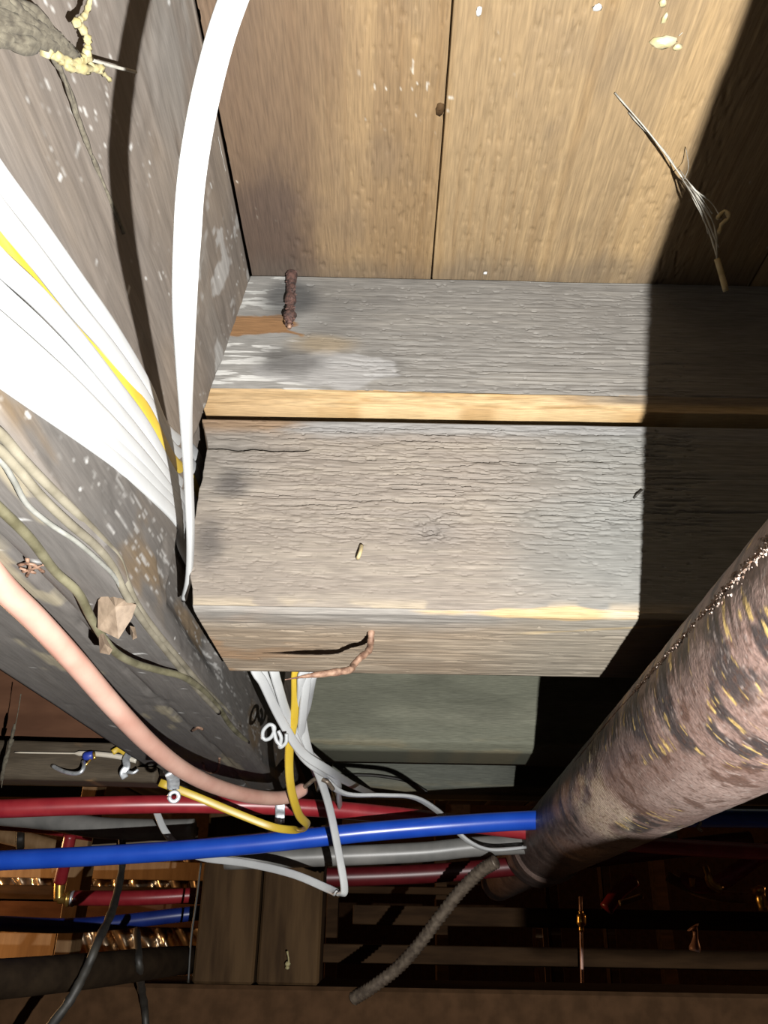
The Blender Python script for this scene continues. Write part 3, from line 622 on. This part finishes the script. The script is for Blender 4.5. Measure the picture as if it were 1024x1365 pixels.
# straps and clips
def strap_eye():
    root = empty('pipe_strap', P(230, 1052, .86), 'grey galvanised strap with a screw eye under the copper tube', 'strap')
    c = [P(224, 1024, .83), P(228, 1030, .80), P(231, 1040, .82), P(231, 1052, .84)]
    V, F = tube_vf(spline(c, 6), 1.0, 10, flat=(0.0125, 0.0016), face=lambda p, t: (-p).normalized()); mk('strap_band', V, F, M_GALV, root)
    ce = P(232, 1062, .85); n = (-ce).normalized(); a = n.cross(Vector((0, 0, 1))).normalized(); b = n.cross(a)
    path = [ce+(a*math.cos(k*math.pi/8)+b*math.sin(k*math.pi/8))*0.0048 for k in range(17)]
    V, F = tube_vf(path, 0.0022, 10); mk('strap_eye', V, F, M_GALV, root)
strap_eye()
def pipe_clip():
    cc = PY(375, 1075, 1.33)
    root = empty('pipe_clip', cc-Vector((0, 0.013, 0.02)), 'shiny steel clip with a screw over the red pipe', 'clip')
    path = [cc+Vector((0, -math.cos(a)*0.0152, math.sin(a)*0.0152)) for a in np.linspace(-1.0, 2.6, 14)]
    path = [path[0]+Vector((0, 0.001, -0.012)), path[0]+Vector((0, 0, -0.004))]+path
    V, F = tube_vf(path, 1.0, 10, flat=(0.015, 0.0014), face=lambda p, t: Vector((0, p.y-cc.y, p.z-cc.z)) if t > 0.12 else Vector((0, -1, 0))); mk('clip_band', V, F, M_GALV, root)
    s = path[0]+Vector((0, -0.001, 0.003)); V, F = tube_vf([s, s+Vector((0, -0.002, 0)), s+Vector((0, -0.003, 0))], [0.005, 0.0048, 0.003], 14); mk('screw_head', V, F, M_GALV, root)
pipe_clip()
def wire_clip():
    root = empty('cable_staple', G(362, 985, 0.004), 'white metal staple clip twisted beside the hanging cables', 'staple')
    for k, pp in enumerate(([(350, 985), (351, 974), (359, 966), (366, 970), (362, 982), (354, 986), (349, 981)], [(364, 968), (366, 978), (369, 988), (376, 995)], [(371, 974), (375, 984), (373, 996), (381, 990), (382, 978)])):
        tube('wire_loop', [P(x, y, .90) for x, y in pp], 0.0022, M_WHITE2, root, 6, sides=8)
wire_clip()

# nails
def bent_nail():
    hd = PZ(495, 843, B2B-0.001)
    tipd = 0.055
    root = empty('bent_nail', hd, 'bent rusty nail hanging from the underside of the lower cross beam', 'nail')
    pts = [hd+Vector((0, 0, 0.006)), hd, PZ(494, 858, B2B-0.010), PZ(491, 868, B2B-0.018), PZ(480, 877, B2B-0.026), PZ(471, 887, B2B-0.033), PZ(466, 893, B2B-0.039), PZ(440, 897, B2B-0.044), PZ(410, 901, B2B-0.049), PZ(380, 906, B2B-tipd)]
    sp = spline(pts, 6); n = len(sp); rr = [0.0028*(1 if k < n*0.8 else max(0.12, (n-1-k)/(n*0.2))) for k in range(n)]
    V, F = tube_vf(sp, rr, 10, jitter=0.25); mk('shank', V, F, M_NAIL, root)
bent_nail()
def rust_bolt():
    a = PY(389, 362, BY-0.004); b = PY(386, 434, BY-0.010)
    root = empty('rusty_bolt', b, 'crusty rusted nail hanging over the top left of the upper cross beam', 'nail')
    pts = [a+(b-a)*k/16 for k in range(17)]
    rnd = random.Random(11); rr = [0.0030+rnd.uniform(0, 0.0034) for _ in pts]; rr[-1] = 0.0022
    V, F = tube_vf(pts, rr, 12, jitter=0.4, seed=8); mk('shank', V, F, M_RUSTCLUMP, root)
    parts = []
    for k in range(160):
        c = pts[0]+(b-a)*rnd.random()+Vector((rnd.uniform(-1, 1), rnd.uniform(-1, 0.3), rnd.uniform(-1, 1)))*0.0042; s = rnd.uniform(0.0009, 0.0022)
        V = [c+Vector(v)*s*rnd.uniform(.6, 1.2) for v in ((1, 0, 0), (-1, 0, 0), (0, 1, 0), (0, -1, 0), (0, 0, 1), (0, 0, -1))]
        parts.append((V, [(0, 2, 4), (2, 1, 4), (1, 3, 4), (3, 0, 4), (2, 0, 5), (1, 2, 5), (3, 1, 5), (0, 3, 5)]))
    V, F = join(parts); tag(mk('rust_crust', V, F, M_RUSTCLUMP, root, smooth=False), kind='stuff')
    V, F = tube_vf([b+Vector((0, 0, 0.002)), b, b+Vector((0, 0, -0.003))], [0.002, 0.0026, 0.0018], 10); tag(mk('nail_tip', V, F, M_NAIL, root), 'bright rubbed nail tip')
rust_bolt()
o = tube('wood_splinter', [PY(482, 727, BY-0.001), PY(481, 734, BY-0.005), PY(478, 742, BY-0.004), PY(477, 744, BY)], 0.0016, M_STRAW, None, 4, sides=8); tag(o, 'short pale wood splinter sticking to the lower cross beam face', 'splinter')
o = tube('dark_splinter', [PY(845, 664, BY), PY(850, 659, BY-0.004), PY(856, 653, BY-0.002)], 0.0008, M_BLACKC, None, 4, sides=6); tag(o, 'tiny dark splinter near the shadow edge on the lower cross beam', 'splinter')
# white scrap wedged between girder and planks, behind the near cable
sc = [PZ(284, 183, .538), PZ(291, 182, .540), PZ(301, 228, .540), PZ(299, 236, .536), PZ(291, 233, .532), PZ(283, 200, .534)]
V = sc+[p+Vector((-0.004, 0.001, 0.004)) for p in sc]; n = 6
o = fixn(mk('white_scrap', V, [tuple(range(n)), tuple(range(2*n-1, n-1, -1))]+[(k, (k+1) % n, n+(k+1) % n, n+k) for k in range(n)], M_PAINT, smooth=False)); tag(o, 'white scrap wedged between girder and planks behind the near cable', 'scrap')
def blob(name, c, r, m, label, cat, seed=1, sq=(1, 1, 0.45)):
    rnd = random.Random(seed); V = []; F = []; a_, b_ = 8, 5
    for i in range(b_+1):
        for k in range(a_):
            th = math.pi*i/b_; ph = 2*math.pi*k/a_; q = r*rnd.uniform(0.7, 1.15)
            V.append(Vector(c)+Vector((q*math.sin(th)*math.cos(ph)*sq[0], q*math.sin(th)*math.sin(ph)*sq[1], q*math.cos(th)*sq[2])))
    for i in range(b_):
        for k in range(a_): F.append((i*a_+k, i*a_+(k+1) % a_, (i+1)*a_+(k+1) % a_, (i+1)*a_+k))
    return tag(fixn(mk(name, V, F, m)), label, cat)
for k, (x, y, r, sq, lab) in enumerate([(885, 56, .0062, (1.7, .8, .5), 'largest yellowish drip on the plank at the top right'), (903, 63, .003, (1.2, .9, .5), 'small yellow drip right of the largest drip on the plank'), (886, 25, .0030, (.7, 1.5, .5), 'middle drip of the upper row on the right plank'), (884, 4, .0030, (1, 1, .5), 'pale drip highest on the right plank'),
     (797, 10, .003, (1.2, 1, .4), 'faint white drip left on the right plank'), (647, 364, .0022, (1, 1, .5), 'tiny white speck at the foot of the planks'), (639, 15, .003, (.8, 1.3, .4), 'white fleck on the plank near the top centre')]):
    blob('drip', PZ(x, y, CZ-0.0005), r, M_GLUE if k < 4 else M_PAINT, lab, 'drip', k+3, sq)['group'] = 'drips and specks on the planks'
blob('knot', PZ(587, 145, CZ), .0042, M_POST, 'small dark knot on the joint of the two wide planks', 'knot', 9, (1, 1.6, .5))

# cobwebs
def web(strands, m, label, r=0.0005, name='cobweb'):
    parts = [tube_vf(spline(s, 5), r*(k2 if k2 else 1), 5, jitter=0.8, seed=k) for k, (s, k2) in enumerate(strands)]
    V, F = join(parts); return tag(mk(name, V, F, m), label, 'cobweb')
A0, A1 = PZ(820, 124, CZ-0.002), P(912, 240, .62)
web([([A0, P(868, 180, .60), A1, P(935, 275, .60), P(958, 330, .60)], 1.2), ([PZ(838, 150, CZ-0.002), P(880, 195, .61), A1, P(930, 262, .6), P(952, 300, .6), P(956, 345, .6)], 1.6),
     ([A1, P(925, 252, .6), P(948, 270, .6), P(962, 292, .6)], 1), ([A1, P(932, 280, .6), P(946, 310, .6), P(957, 346, .6)], 1.3), ([P(905, 225, .62), P(920, 245, .6), P(934, 262, .6), P(950, 285, .6)], 1.0),
     ([P(908, 236, .62), P(925, 262, .6), P(938, 290, .6), P(944, 312, .6)], 0.9), ([A1, P(918, 222, .63), PZ(914, 196, CZ-0.002)], .6)], M_WEB, 'grey cobweb strands at the edge of the shadow on the planks')
web([([PZ(1010, -60, CZ), P(960, 5, .56), P(925, 30, .56), PZ(905, 48, CZ-.001)], .6)], M_WEB, 'single cobweb thread at the top right corner')
o = tube('straw', [P(956, 345, .60), P(961, 362, .60), P(968, 388, .60)], 0.0022, M_STRAW, None, 4, sides=7); tag(o, 'short straw hanging in the cobweb at the right', 'straw')
o = tube('dead_leaf_bit', [P(956, 292, .60), P(966, 282, .6), P(972, 290, .598), P(962, 300, .6), P(958, 312, .6)], 0.0016, M_STRAW, None, 4, sides=6, jitter=.6); tag(o, 'brown curled leaf bit caught in the cobweb at the right', 'debris')
# dusty web with fluff at the top left
rnd = random.Random(21)
st = []
for k in range(26):
    y0 = rnd.uniform(-20, 40); a = G(-30, y0+rnd.uniform(-10, 20), .02); b = G(30+rnd.uniform(-10, 10), y0+22+rnd.uniform(-8, 8), .03); c = G(70+rnd.uniform(-8, 8), 55+rnd.uniform(-14, 10), .03); d = G(96+rnd.uniform(-10, 8), 74+rnd.uniform(-5, 5), .026)
    st.append(([a, b, c, d], rnd.uniform(2, 5.5)))
st.append(([G(55, 62, .026), G(72, 80, .02), G(92, 120, .012), G(110, 175, .006), G(140, 250, .003), G(165, 310, .002)], 2.5))
st.append(([G(60, 62, .026), G(80, 90, .02), G(100, 150, .008), G(125, 215, .004)], 2))
web(st, M_DUST, 'dirty brown cobweb hammock in the top left corner')
fl = []
for pp, rr in (([(122, -10), (118, 8), (112, 22), (104, 28)], 3), ([(100, 28), (108, 36), (116, 50), (117, 64), (113, 76), (106, 80)], 4), ([(60, 68), (76, 74), (92, 82), (108, 90), (122, 92), (134, 90)], 4.5), ([(66, 72), (84, 80), (102, 82), (122, 78)], 3.5), ([(118, 82), (130, 92), (138, 98), (146, 106)], 2.5), ([(70, 66), (82, 82), (96, 92), (118, 96)], 3)):
    fl.append(([G(x, y, .03) for x, y in pp], rr))
web(fl, M_FLUFF, 'yellow fluffy fibres dangling from the dirty cobweb', name='insulation_fluff')
o = tube('grey_straw', [G(116, 78, .03), G(150, 88, .034), G(181, 96, .038)], 0.0009, M_WEB, None, 4, sides=6); tag(o, 'thin grey straw poking right from the yellow fluff', 'straw')
# hanging thread on the lower left and twig
web([([P(28, 925, 1.1), P(22, 960, 1.1), P(14, 990, 1.1), P(6, 1020, 1.1), P(2, 1050, 1.1)], 1.2), ([P(20, 965, 1.1), P(12, 1000, 1.1), P(3, 1035, 1.1)], 4), ([P(16, 985, 1.1), P(7, 1015, 1.1), P(2, 1040, 1.1)], 5)], M_DUST, 'cobweb thread with dust hanging at the lower left edge')
web([([G(25, 753, .002), G(42, 752, .003), G(58, 762, .002)], 2), ([G(30, 762, .002), G(44, 758, .004), G(60, 752, .002)], 2), ([G(36, 745, .002), G(40, 758, .003), G(36, 768, .002)], 2), ([G(26, 757, .002), G(48, 764, .003)], 2)], M_NAIL, 'little tuft of brown twigs on the girder underside at the left', name='twig_tuft')

# ledger fixings
o = tube('bent_hook', [PY(70, 1021, 1.195), PY(84, 1028, 1.18), PY(98, 1031, 1.17), PY(108, 1029, 1.165), PY(112, 1021, 1.17), PY(111, 1015, 1.19)], 0.0028, M_GALV, None, 5, sides=8); tag(o, 'bent wire hook on the ledger, left of the metal tab', 'hook')
tb = empty('blue_connector', PY(118, 1012, 1.18), 'small blue connector on a pale pipe above the ledger', 'connector')
V, F = tube_vf([PY(111, 1008, 1.185), PY(114, 1008, 1.185), PY(123, 1007, 1.185), PY(125, 1007, 1.185)], [0.004, 0.0062, 0.0062, 0.0045], 12); mk('sleeve', V, F, M_BLUEP, tb)
tube('brass_ferrule', [PY(125, 1003, 1.18), PY(126, 1012, 1.18)], 0.0022, M_BRASS, tb, 3, sides=8); tube('wire_tail', [PY(121, 1012, 1.183), PY(116, 1018, 1.18), PY(112, 1022, 1.18)], 0.0018, M_BRASS, tb, 3, sides=6)
o = tube('pale_pipe', [PY(20, 1003, 1.192), PY(80, 1004, 1.192), PY(128, 1005, 1.19), PY(160, 1009, 1.19), PY(182, 1014, 1.19)], [0.0012]*12+[0.0038]*21, M_CREAM, None, 8, sides=10); tag(o, 'thin cream cable lying along the top of the ledger', 'cable')
o = tube('yellow_tab', [PY(150, 1003, 1.185), PY(158, 999, 1.185), PY(166, 1003, 1.185), PY(172, 1008, 1.185)], 1.0, M_YELLOW, None, 5, sides=10, flat=(0.008, 0.003), face=camface); tag(o, 'short yellow cable end above the metal tab on the ledger', 'cable')
mt = empty('metal_tab', PY(168, 1025, 1.18), 'grey metal tab with a hole nailed to the ledger', 'clip')
V, F = tube_vf(spline([PY(173, 1003, 1.185), PY(168, 1012, 1.175), PY(169, 1022, 1.17), PY(164, 1030, 1.17), PY(167, 1037, 1.175)], 5), 1.0, 10, flat=(0.0095, 0.002), face=camface); mk('tab_plate', V, F, M_GALV, mt)
tube('nail', [PY(170, 1029, 1.17), PY(178, 1030, 1.168), PY(184, 1026, 1.17)], 0.0022, M_GALV, mt, 4, sides=8)
o = tube('horseshoe_staple', [G(270, 1016, .001), G(274, 1026, .004), G(282, 1030, .005), G(291, 1026, .004), G(293, 1010, .001)], 0.0018, M_NAIL, None, 5, sides=8); tag(o, 'rusty horseshoe staple on the girder above the yellow cable', 'staple')
o = tube('rusty_nail', [G(256, 974, .001), G(264, 970, .005), G(270, 972, .004)], 0.0018, M_NAIL, None, 4, sides=8); tag(o, 'short rusty nail in the girder right of the copper tube', 'nail')

# ================================================================== wires on the dim beam
pipe(EM((452, 1033, 1.76), (500, 1034, 1.76), (545, 1042, 1.755), (570, 1056, 1.75)), 0.003, M_BLACKC, 'dark wire sagging over the dim beam behind the cables', 'dark_wire', 'wire', 8)
# armoured conduit: ribbed
def conduit():
    path = spline(EM((662, 1148, 1.42), (640, 1162, 1.44), (612, 1190, 1.47), (585, 1224, 1.5), (556, 1262, 1.53), (528, 1292, 1.56), (496, 1316, 1.58), (470, 1332, 1.6)), 14)
    rr = [0.0098+(0.0014 if k % 2 else -0.0010) for k in range(len(path))]
    V, F = tube_vf(path, rr, 14); return tag(mk('armoured_conduit', V, F, M_ARMOUR), 'ribbed armoured conduit curving down left of the iron pipe', 'conduit')
conduit()

# ================================================================== crawlspace beyond the wall
pipe(EM((-80, 1310, 1.08), (0, 1305, 1.15), (120, 1294, 1.30), (195, 1285, 1.45), (232, 1281, 1.58), (258, 1279, 1.72), (300, 1277, 2.0)), 0.0225, M_BLACKP, 'thick black iron drain pipe at the lower left in front of the foil', 'drain_pipe')
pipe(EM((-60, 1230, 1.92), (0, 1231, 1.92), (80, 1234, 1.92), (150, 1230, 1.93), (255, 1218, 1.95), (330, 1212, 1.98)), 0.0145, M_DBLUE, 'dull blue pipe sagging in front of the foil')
r2 = empty('red_pipe_tee', PY(85, 1198, 2.0), 'lower red pipe with a brass tee and a red riser at the left', 'pipe')
pipe(EM((100, 1197, 2.0), (180, 1197, 2.0), (262, 1193, 2.02), (330, 1190, 2.04)), 0.0155, M_RED, None, 'horizontal_run', None, parent=r2)
pipe(EM((80, 1176, 2.0), (86, 1150, 1.98), (94, 1112, 1.96)), 0.0135, M_RED, None, 'riser', None, parent=r2)
tube('tee_body', EM((80, 1172, 2.0), (79, 1185, 2.0), (79, 1200, 2.0)), 0.0115, M_BRASS, r2, 4, sides=12); tube('tee_branch', EM((78, 1198, 2.0), (88, 1198, 2.0), (100, 1198, 2.0)), 0.0105, M_BRASS, r2, 4, sides=12)
for x in (91, 97): tube('crimp_ring', EM((x-1.5, 1198, 2.0), (x+1.5, 1198, 2.0)), 0.0165, M_GALV if x > 93 else M_BRASS, r2, 2, sides=16)
pipe(EM((-60, 1092, 2.0), (40, 1098, 2.0), (100, 1106, 2.0), (150, 1114, 2.05)), 0.019, M_RED, 'dim red pipe behind the upper red pipe at the left')
pipe(EM((-60, 1098, 2.25), (0, 1112, 2.25), (50, 1124, 2.25), (84, 1134, 2.25)), 0.02, M_TAN, 'tan wooden rod with a black clip at the left', 'wooden_rod', 'rod')
o = tube('black_clip', EM((27, 1107, 2.22), (27, 1118, 2.2), (27, 1130, 2.22)), 1.0, M_BLACKC, None, 4, sides=10, flat=(0.02, 0.012), face=camface); tag(o, 'black clip around the tan wooden rod', 'clip')
a = PY(108, 1165, 2.6); o = box('stud', (a.x-0.022, 2.55, -1.45), (a.x+0.022, 2.64, CZ-0.001), M_TAN); tag(o, 'thin tan wooden stud behind the red and blue pipes at the left', 'stud')
tag(tube('hanging_cord', EM((163, 1110, 1.56), (162, 1160, 1.55), (150, 1212, 1.40), (132, 1252, 1.26), (116, 1290, 1.235), (94, 1332, 1.22), (66, 1370, 1.22), (40, 1410, 1.22)), 0.0062, M_BLACKC, None, 8, sides=10, jitter=.2), 'black cord hanging across the pipes at the lower left', 'cord')
tag(tube('hanging_cord', EM((182, 1240, 1.60), (185, 1280, 1.37), (188, 1314, 1.50), (193, 1345, 1.585), (196, 1400, 1.585)), 0.006, M_BLACKC, None, 8, sides=8, jitter=.2), 'dark cord hanging over the low wall right of the black cord', 'cord')
tag(tube('thin_wire', EM((268, 1150, 1.585), (262, 1200, 1.585), (255, 1250, 1.585), (251, 1310, 1.585)), 0.002, M_BLACKC, None, 8, sides=6), 'thin wire hanging along the left edge of the post', 'wire')
a = PY(-90, 1300, 2.95); b = PY(76, 1244, 2.95); tag(box('tan_board', (a.x, 2.95, a.z), (b.x, 2.975, b.z), M_TAN), 'plain tan board in front of the foil at the left edge', 'board')
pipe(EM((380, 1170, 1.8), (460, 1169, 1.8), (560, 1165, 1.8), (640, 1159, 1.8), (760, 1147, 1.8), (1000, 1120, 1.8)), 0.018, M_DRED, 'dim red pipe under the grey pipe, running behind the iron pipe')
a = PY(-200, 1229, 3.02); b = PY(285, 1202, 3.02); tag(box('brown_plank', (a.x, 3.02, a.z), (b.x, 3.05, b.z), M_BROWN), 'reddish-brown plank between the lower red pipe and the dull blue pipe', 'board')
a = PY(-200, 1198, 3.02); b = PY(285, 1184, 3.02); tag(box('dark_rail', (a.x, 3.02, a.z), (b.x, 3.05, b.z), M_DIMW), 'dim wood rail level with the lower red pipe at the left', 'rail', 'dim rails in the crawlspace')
a = PY(-200, 1166, 3.02); b = PY(285, 1150, 3.02); tag(box('tan_plank', (a.x, 3.02, a.z), (b.x, 3.05, b.z), M_TAN), 'tan plank just under the bright blue pipe at the left', 'board')
a = PY(120, 1134, 1.64); b = PY(262, 1100, 1.64); tag(box('cross_board', (a.x, 1.64, a.z), (b.x-0.003, 1.68, b.z), M_LEDGE), 'rough brown board between the red and blue pipes left of the post', 'board')
# foil faced batt
def foil():
    x0, x1 = PY(-120, 1240, 3.1).x, PY(330, 1240, 3.1).x; z0, z1 = -0.45, PY(120, 1140, 3.1).z
    nx, nz = 150, 90; X, Z = np.meshgrid(np.linspace(x0, x1, nx), np.linspace(z0, z1, nz), indexing='ij')
    u = X+Z*0.6
    Yv = 3.1-0.05*fbm(u*14, Z*2.2, 200, 3)-0.03*np.abs(np.sin(u*46+3*fbm(X*6, Z*6, 201)))-0.014*fbm(X*60, Z*30, 202, 3)
    V = np.stack([X, Yv, Z], -1).reshape(-1, 3); B = V.copy(); B[:, 1] = 3.2; k = nx*nz
    F = [(i*nz+j, i*nz+j+1, (i+1)*nz+j+1, (i+1)*nz+j) for i in range(nx-1) for j in range(nz-1)]
    bc = [k, k+1, k+2, k+3]; V = np.vstack([V, [[x0, 3.2, z0], [x0, 3.2, z1], [x1, 3.2, z1], [x1, 3.2, z0]]])
    F += [(0+j+1, 0+j, bc[0]) for j in range(nz-1)]+[(nz-1, bc[0], bc[1])]+[((nx-1)*nz+j, (nx-1)*nz+j+1, bc[3]) for j in range(nz-1)]+[((nx-1)*nz+nz-1, bc[2], bc[3]), (bc[0], bc[3], bc[2], bc[1])]
    ob = mk('foil_insulation', V, [np.array([f]) for f in F] if False else F, M_FOIL, smooth=True)
    return tag(ob, 'crinkled bronze foil insulation glinting at the lower left', 'insulation')
foil()
# dim timbers and fittings to the right
for k, (y0, y1, Y, x0, x1, lab) in enumerate([(1206, 1232, 2.5, 470, 1150, 'dim brown rail crossing behind the iron pipe, upper of two'), (1258, 1284, 2.3, 430, 1150, 'dim brown rail above the low wall at the right, lower of two'), (1180, 1190, 2.85, 430, 615, 'faint wood strip between the loop and the iron pipe')]):
    a = PY(x0, y1, Y); b = PY(x1, y0, Y); o = box('rail', (a.x, Y, min(a.z, b.z)), (b.x, Y+0.05, PY(x0, y0, Y).z), M_DIMW); tag(o, lab, 'rail', 'dim rails in the crawlspace')
for k, (x, wd, Y, m) in enumerate([(722, 10, 2.8, M_TAN), (745, 14, 3.0, M_DIMW), (820, 12, 3.1, M_DIMW), (895, 16, 3.3, M_DIMW), (590, 16, 2.9, M_DIMW), (440, 16, 2.6, M_DIMW)]):
    a = PY(x-wd/2, 1290, Y); b = PY(x+wd/2, 1290, Y); o = box('stud', (a.x, Y, -1.45), (b.x, Y+0.06, CZ-0.001 if k > 0 else -0.02), m)
    tag(o, ['bright narrow stud stub lit orange beside the copper rod', 'dim stud just right of the orange stub', 'dim stud right of the copper rod', 'dim stud at the far right under the red tee', 'dim stud left of the iron pipe foot', 'dim stud right of the two-board post'][k], 'stud', 'studs in the crawlspace')
tag(tube('copper_rod', EM((774, 1195, 2.2), (775, 1250, 2.2), (777, 1340, 2.2)), 0.0042, M_COPPER, None, 4, sides=10), 'thin upright copper rod in the dark below the iron pipe', 'rod')
tag(tube('brass_valve', EM((774, 1214, 2.19), (775, 1220, 2.19), (775, 1232, 2.19), (775, 1242, 2.19)), [.006]*4+[.011]*5+[.006]*4, M_BRASS, None, 4, sides=12), 'small brass coupling on the copper rod', 'fitting')
rt = empty('red_tee', PY(945, 1180, 1.9), 'dim red pipe with a brass elbow at the right edge', 'pipe')
pipe(EM((1080, 1110, 1.8), (1020, 1136, 1.85), (985, 1160, 1.88), (960, 1176, 1.9), (935, 1180, 1.92), (912, 1172, 1.95)), 0.017, M_RED, None, 'red_run', None, parent=rt)
tube('brass_elbow', EM((940, 1155, 1.88), (944, 1166, 1.87), (948, 1178, 1.87), (962, 1186, 1.87)), [.0065]*5+[.009]*8, M_BRASS, rt, 4, sides=10); tube('crimp_ring', EM((923, 1170, 1.92), (925, 1182, 1.92)), 0.008, M_BRASS, rt, 3, sides=10)
pipe(EM((890, 1168, 1.95), (930, 1188, 1.95), (975, 1196, 1.95), (1030, 1196, 1.95), (1100, 1196, 1.95)), 0.011, M_TAN, 'tan tube curving under the red tee at the right edge', 'tan_tube', 'tube')
tag(tube('brass_valve', EM((1008, 1182, 1.92), (1014, 1194, 1.92), (1018, 1214, 1.92)), [.012, .014, .016, .012, .010, .012, .011, .009, .009], M_BRASS, None, 4, sides=12), 'brass valve at the right edge under the red tee', 'valve')
tag(tube('copper_clip', EM((924, 1236, 2.2), (927, 1242, 2.2), (927, 1258, 2.2), (926, 1268, 2.2)), [.017, .013, .009, .007, .006, .006, .006, .008, .01, .012, .013, .013, .012], M_COPPER, None, 4, sides=10), 'little copper clip with a narrow waist on the dim rails', 'clip')
pipe(EM((808, 1212, 2.1), (826, 1188, 2.1), (846, 1172, 2.1)), 0.016, M_RED, 'short dim red stub in the dark right of the iron pipe')
pipe(EM((826, 1204, 2.05), (840, 1200, 2.05), (856, 1194, 2.05)), 0.006, M_TAN, 'short tan stick under the dim red stub', 'stick', 'stick')
web([([P(932, 1090, 1.2), P(934, 1098, 1.2), P(930, 1103, 1.2), P(936, 1108, 1.2)], 4)], M_WEB, 'white wisp of fluff floating below the iron pipe at the right', name='fluff_wisp')
web([([P(383, 1268, 1.4), P(385, 1280, 1.4), P(384, 1290, 1.4)], 3), ([P(384, 1282, 1.4), P(383, 1291, 1.4)], 8)], M_FLUFF, 'dangling pale fluff in front of the two-board post', name='fluff_wisp')
